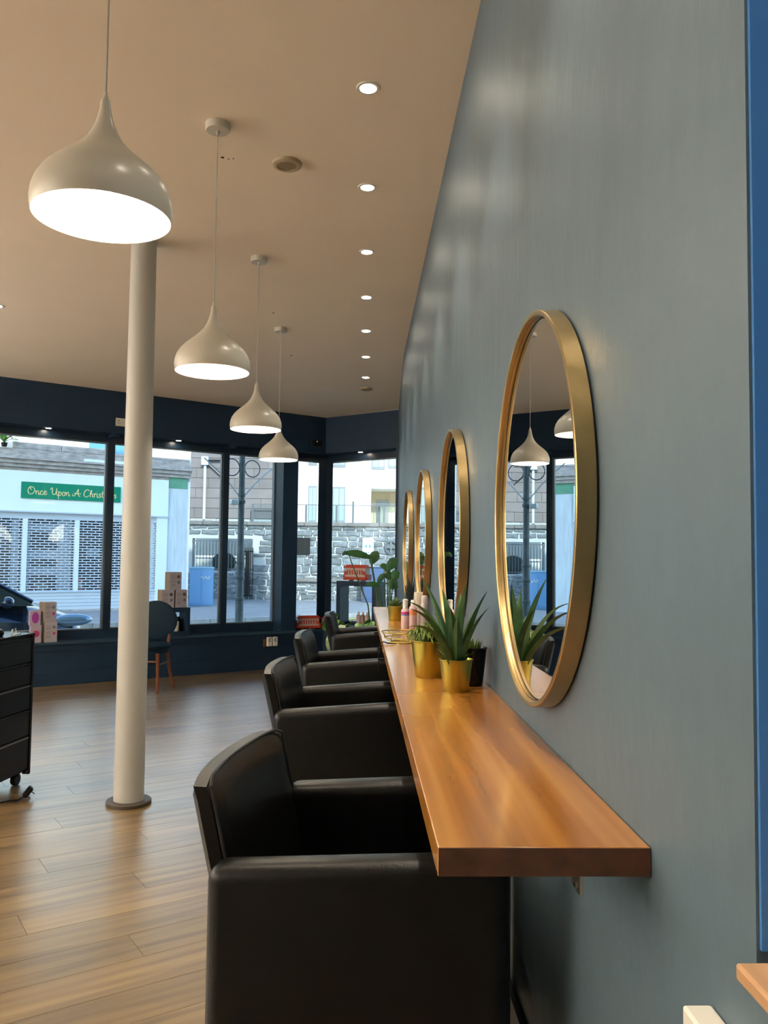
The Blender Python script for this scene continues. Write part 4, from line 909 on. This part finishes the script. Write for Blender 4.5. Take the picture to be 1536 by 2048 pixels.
while z < WT-.05:
    h = random.uniform(.10, .27); h = min(h, WT-z); x = -6.4
    while x < 3.0:
        L_ = random.uniform(.22, .62)
        x0, x1, z0, z1 = x, min(x+L_-.03, 3.0), z+.01, z+h-.018
        hid = (x1 > ox0 and x0 < ox1 and z1 > oz0 and z0 < oz1)
        if not hid and x1-x0 > .06:
            j = lambda q: random.uniform(-q, q)*1.6; dpt = random.uniform(-.03, .01)
            P = [(x0+j(.015), z0+j(.015)), ((x0+x1)/2, z0+j(.012)), (x1+j(.015), z0+j(.015)), (x1+j(.012), (z0+z1)/2), (x1+j(.02), z1+j(.015)), ((x0+x1)/2, z1+j(.015)), (x0+j(.02), z1+j(.015)), (x0+j(.012), (z0+z1)/2)]
            cx, cz = (x0+x1)/2, (z0+z1)/2
            mb_ = MB() if x0 > -4.2 and x0 < 1.8 else far_
            mb_.add([(p[0], .045, p[1]) for p in P]+[(cx+(p[0]-cx)*.90, dpt, cz+(p[1]-cz)*.86) for p in P]+[(cx, dpt-.015, cz)], [(i, (i+1) % 8, 8+(i+1) % 8, 8+i) for i in range(8)]+[(8+i, 8+(i+1) % 8, 16) for i in range(8)])
            if mb_ is not far_: obj('stone', mb_, RUB, wl); nst += 1
        x += L_
    z += h
if far_.v: obj('outer_stones', far_, RUB, wl)['kind'] = 'stuff'
x = -6.4
while x < 3.0:
    L_ = random.uniform(.7, 1.1); obj('coping_stone', MB().rbox(x, min(x+L_-.01, 3.0), -.08, .55, WT, WT+.13, .012, 1), COPE, wl); x += L_
obj('ledge', MB().rbox(-2.9, 3.0, -.14, .02, .62, .74, .015, 1), COPE, wl)
obj('opening_back', MB().box(ox0-.1, ox1+.1, 1.1, 1.15, oz0-.3, oz1+.1), REND, wl)
# railing in the opening
IRON = mat('grey_iron', (0.10, 0.11, 0.12), 0.5)
t = thing('iron_railing', 'grey iron railing across the opening in the rubble wall', 'railing', (0, WY, G))
obj('top_rail', MB().box(ox0, ox1, .0, .035, oz1-.10, oz1-.06), IRON, t); obj('bottom_rail', MB().box(ox0, ox1, .0, .035, oz0+.05, oz0+.085), IRON, t)
me = MB().cyl((0, .017, oz0+.02), (0, .017, oz1-.06), .012, n=6).mesh('bar', IRON)
for k in range(19): link('bar', me, t, (ox0+.06+(ox1-ox0-.12)*k/18, 0, 0))
t = thing('round_bush', 'dark clipped bush behind the iron railing', 'bush', (ox0+.95, WY+.8, G+.9))
obj('foliage', MB().sphere((0, 0, .35), .42, 18, 12, (1, .55, .8)), mat('bush_green', (.03, .05, .04), .8, bump=1, bscale=12), t, smooth=True); obj('trunk', MB().cyl((0, 0, -.9), (0, 0, .2), .05), CHAIRW, t)
# things against the wall
def wpt(px, py, o=.0): return on_y(px, py, WY-o)
c = wpt(606, 1092, .05); t = thing('wall_plaque', 'dark slate plaque on the rubble wall beside the navy pier', 'plaque', c)
obj('panel', MB().prism([(-.24, -.02), (.24, -.02), (.24, 0), (-.24, 0)], -.28, .28), SLATE, t); obj('backing', MB().box(-.2, .2, 0, .06, -.24, .24), SLATE, t)
c = wpt(736, 1092, .05); t = thing('notice_board', 'white notice with small pictures fixed to the rubble wall', 'notice', c)
obj('sheet', MB().box(-.19, .19, -.02, .03, -.28, .27), mat('notice_white', (.75, .78, .76), .5), t)
b = MB(); b.box(-.10, -.02, -.023, -.02, -.06, .04); b.box(.02, .10, -.023, -.02, -.06, .04); b.box(-.08, -.03, -.023, -.02, -.25, -.2); b.box(.0, .05, -.023, -.02, -.25, -.19)
for k in range(4): b.box(-.13, .13, -.022, -.02, .10+k*.035, .112+k*.035)
obj('printed_pictures', b, mat('notice_print', (.12, .25, .3), .6), t)
c = wpt(782, 1095, .10); t = thing('wheel_emblem', 'dark iron cross spoked wheel emblem on the rubble wall', 'emblem', c)
obj('rim', MB().tube([(.185*math.cos(2*PI*k/28), 0, .215*math.sin(2*PI*k/28)) for k in range(28)], .03, 6, True), IRON, t, smooth=True)
for k in range(4):
    a = PI/4*2*k+PI/4*0; obj('spoke', MB().box(-.03, .03, -.02, .02, 0, .19, Matrix.Rotation(a, 4, 'Y')), IRON, t)
obj('hub', MB().cyl((0, -.035, 0), (0, .03, 0), .06, n=16), IRON, t)
c = wpt(748, 1199, .75); t = thing('street_cabinet', 'dark blue street cabinet in front of the rubble wall below the notice', 'cabinet', (c.x, c.y, G))
CABD = mat('dark_blue_cabinet', (0.035, 0.07, 0.16), 0.45)
obj('body', MB().rbox(-.36, .36, -.2, .2, 0, 1.12, .02, 2), CABD, t); obj('roof', MB().rbox(-.39, .39, -.23, .23, 1.12, 1.17, .015, 1), CABD, t); obj('door', MB().box(-.32, .32, -.215, -.2, .1, 1.05), CABD, t)
P = on_z(402, 1211, G); t = thing('utility_cabinet', 'pale blue utility cabinet beside the white shop pilaster', 'cabinet', (P.x, P.y, G), math.radians(8))
CABL = mat('pale_blue_cabinet', (0.16, 0.33, 0.55), 0.5)
obj('body', MB().rbox(-.34, .34, -.2, .2, 0, 1.08, .015, 2), CABL, t); obj('roof', MB().rbox(-.36, .36, -.22, .22, 1.08, 1.13, .012, 1), mat('cabinet_roof', (.25, .45, .6), .5), t)
for x in (-.17, .17): obj('door', MB().rbox(x-.155, x+.155, -.212, -.2, .06, 1.02, .004, 1), CABL, t)
obj('painted_scrawl', MB().tube([(-.02+q*.035, -.214, .82+.05*math.sin(q*1.9)) for q in range(9)], .014, 5), WHITEP, t)
P = wpt(494, 1150, .3); t = thing('iron_gate', 'narrow dark iron gate beside the lamp post against the rubble wall', 'gate', (P.x, WY-.12, G))
for k in range(5): obj('upright', MB().box(-.16+k*.08-.012, -.16+k*.08+.012, -.015, .015, .05, 1.75), SLATE, t)
obj('cross_rail', MB().box(-.18, .18, -.015, .015, 1.6, 1.64), SLATE, t); obj('cross_rail', MB().box(-.18, .18, -.015, .015, .12, .16), SLATE, t); obj('plate', MB().box(-.07, .05, .0, .012, .16, 1.6), SLATE, t)
# parapet railing on top
t = thing('terrace_railing', 'glass and post railing along the terrace above the rubble wall', 'railing', (0, WY+1.2, 2.3))
GLS2 = glass_mat('terrace_glass', (.92, .96, .97))
for px in (505, 548, 612, 673, 706, 768, 800):
    x = on_y(px, 1030, WY+1.2).x; obj('post', MB().box(x-.035, x+.035, -.03, .03, 0, .86 if px != 706 else 1.0), IRON, t)
xa, xb = on_y(505, 1030, WY+1.2).x, 2.4
obj('handrail', MB().box(xa, xb, -.02, .02, .84, .865), IRON, t); obj('glass_panel', MB().box(xa, xb, -.005, .005, .05, .82), GLS2, t)
o = tag(obj('terrace_slab', MB().box(-2.75, 4.0, WY+.55, WY+4.4, G, 2.3), REND), 'terrace behind the rubble wall', 'terrace')
# white building
BY = WY+4.5
t = thing('white_building', 'sunlit white rendered building with loggia behind the rubble wall', 'building', (0, BY, G))
obj('wall', MB().box(-2.7, -2.2, 0, 3, 0, 11), REND, t); obj('wall', MB().box(-2.2, on_y(742, 1000, BY).x, 0, 3, 0, 11), REND, t)
lx0, lx1 = on_y(742, 1000, BY).x, on_y(795, 1000, BY).x+.35; lz0, lz1 = 2.6, on_y(760, 977, BY).z-G
obj('wall', MB().box(lx0, lx1, 0, 3, lz1, 11), REND, t); obj('wall', MB().box(lx1, 7.0, 0, 3, 0, 11), REND, t); obj('wall', MB().box(lx0, lx1, 0, 3, 0, lz0), REND, t)
obj('loggia_back', MB().box(lx0, lx1, 1.6, 1.7, lz0, lz1), mat('loggia_beige', (.55, .45, .30), .8), t)
obj('loggia_door', MB().box(lx0+.25, lx0+.75, 1.55, 1.6, lz0, lz1-.35), mat('loggia_glass', (.12, .14, .15), .15), t)
FRM = mat('grey_window_frame', (.22, .23, .24), .5); WGL = mat('bright_window_glass', (.35, .40, .40), .1)
def bwin(x0, y0, x1, y1):
    a, b_ = on_y(x0, y1, BY), on_y(x1, y0, BY)
    k = obj('window', MB().box(a.x, b_.x, -.06, .0, a.z-G, b_.z-G), FRM, t); w_ = (b_.x-a.x)
    obj('pane', MB().box(a.x+.10*w_, a.x+.48*w_, -.075, -.06, a.z-G+.08, b_.z-G-.08), WGL, k); obj('pane', MB().box(a.x+.54*w_, b_.x-.10*w_, -.075, -.06, a.z-G+.08, b_.z-G-.08), WGL, k)
bwin(616, 972, 634, 1045); bwin(664, 974, 691, 1045); bwin(743, 900, 770, 938); bwin(617, 905, 635, 930); bwin(664, 905, 692, 934); bwin(776, 890, 800, 936)
obj('balcony_rail', MB().box(lx0, lx1, -.05, -.02, lz0+.95, lz0+1.0), IRON, t)
for k in range(9): obj('balcony_bar', MB().box(lx0+.1+k*.14, lx0+.12+k*.14, -.045, -.025, lz0, lz0+.95), IRON, t)

# ---- lamp post on the near kerb
P = T1(on_w(479, 1200, 1.55)[0], 1.55, G)
t = thing('lamp_post', 'old grey green street lamp post with a ring ornament on each side', 'lamp post', P, A1)
POSTM = mat('post_green_grey', (0.11, 0.125, 0.115), 0.6, var=.3, vscale=10)
dpost = (P-CAM).dot(cF); zpx = lambda y: on_y(482, y, P.y).z-G
obj('shaft', MB().lathe([(.056, 0), (.056, zpx(1200)), (.050, zpx(1195)), (.050, zpx(1110)), (.044, zpx(1105)), (.042, zpx(1000)), (.038, zpx(880)), (.036, zpx(700))], n=20, cap1=True), POSTM, t, smooth=True)
for y, r in ((1198, .062), (1155, .060), (1125, .058), (1003, .055), (990, .05)): obj('collar', MB().lathe([(r*.8, zpx(y)-.03), (r, zpx(y)-.015), (r, zpx(y)+.015), (r*.8, zpx(y)+.03)], n=20), POSTM, t, smooth=True)
rr = 17/F_PX*dpost; zc = zpx(936)
for sx in (-1, 1):
    obj('ring_ornament', MB().tube([(sx*(.04+rr)+rr*math.cos(2*PI*k/32), 0, zc+rr*math.sin(2*PI*k/32)) for k in range(32)], .008, 6, True), IRON, t, smooth=True)
    obj('brace_arm', MB().tube([(sx*.04, 0, zpx(992)), (sx*.20, 0, zpx(966)), (sx*.34, 0, zpx(947)), (sx*.56, 0, zpx(922))], .009, 6), mat('pale_arm', (.6, .62, .6), .4), t, smooth=True)
obj('small_floodlight', MB().rbox(-.17, -.06, -.05, .03, zpx(1006)-.03, zpx(1006)+.04, .012, 2), PLASTW, t)

# ---- parked car
NOSE = on_w(190, 1240, 2.3)[0]
t = thing('parked_car', 'dark blue car parked at the near kerb, its bonnet and headlight showing', 'car', T1(NOSE, 3.05, G-.10), A1)
CARP = mat('dark_blue_car_paint', (0.012, 0.022, 0.045), 0.2, 0.3, coat=1.0); TYRE = mat('tyre', (.012, .012, .012), .8)
# section profile along the car: x from nose (0) backwards (negative), z top line and half width
st = [(0.0, .30, .58, .50), (-.06, .24, .69, .66), (-.20, .20, .79, .78), (-.45, .20, .89, .84), (-.80, .20, .96, .87), (-1.10, .20, .99, .88), (-2.2, .20, 1.0, .88), (-3.2, .2, 1.0, .88), (-3.9, .22, .98, .86), (-4.15, .28, .85, .76), (-4.22, .4, .7, .65)]
b = MB(); vs = []; fs = []; K = 10
for (x, zb_, zt2, hw) in st:
    for k in range(K):
        q = k/(K-1); y = hw*math.cos(PI*q); top = zb_+(zt2-zb_)*(math.sin(PI*q)**.38)
        vs.append((x-.10*abs(math.cos(PI*q))**3*(1 if x > -.5 else 0), y, top))
for i in range(len(st)-1):
    for k in range(K-1): fs.append((i*K+k, i*K+k+1, (i+1)*K+k+1, (i+1)*K+k))
    fs.append((i*K, (i+1)*K, (i+1)*K+K-1, i*K+K-1))
fs.append(tuple(range(K))); fs.append(tuple(range((len(st)-1)*K, len(st)*K)))
obj('body', MB().add(vs, fs), CARP, t, smooth=True)
cb = [(-.78, .95, .76), (-1.62, 1.42, .62), (-2.2, 1.48, .62), (-2.9, 1.43, .60), (-3.6, 1.0, .70)]
def cabin(grow, y_in, m_, name, lo):
    b = MB(); vs = []; fs = []
    for x, z_, hw in cb: vs += [(x, -hw-.12*(1.47-z_), lo), (x, -hw*y_in, z_+grow), (x, hw*y_in, z_+grow), (x, hw+.12*(1.47-z_), lo)]
    for i in range(len(cb)-1):
        for k in range(3): fs.append((i*4+k, i*4+k+1, i*4+5+k, i*4+4+k))
    fs += [(0, 1, 2, 3), (16, 17, 18, 19)]
    return obj(name, b.add(vs, fs), m_, t, smooth=False)
cabin(0, .93, mat('car_window_dark', (.03, .05, .055), .06, 0.0, coat=1), 'glasshouse', .92)
for s_ in (-1, 1):
    obj('roof_pillar', MB().tube([(x, s_*hw*.95, z_+.012) for x, z_, hw in cb], [.03, .035, .035, .035, .03], 6), CARP, t, smooth=True)
    obj('door_mirror', MB().sphere((-1.12, s_*.98, .98), .11, 14, 10, (.7, .9, .65)), CARP, t, smooth=True)
    hl = obj('headlight', MB().sphere((-.27, s_*.70, .72), .2, 16, 10, (1.25, .36, .40)), mat('headlight_lens', (.30, .42, .52), .08, .3, coat=1), t, smooth=True)
    for x in (-.78, -3.35):
        wq = obj('wheel', MB().cyl((x, s_*.70, .31), (x, s_*.90, .31), .31, n=28), TYRE, t, smooth=True); obj('hubcap', MB().cyl((x, s_*.90, .31), (x, s_*.915, .31), .2, n=20), STEEL, wq)
    obj('wiper', MB().tube([(-.80, s_*.1+.2, .98), (-.92, s_*.1-.3, 1.05)], .012, 5), BLACKP, t)
obj('roof', MB().prism([(-1.62, -.58), (-1.62, .58), (-2.92, .56), (-2.92, -.56)], 1.425, 1.48), CARP, t)
obj('grille', MB().box(-.06, .0, -.35, .35, .38, .52), BLACKP, t)
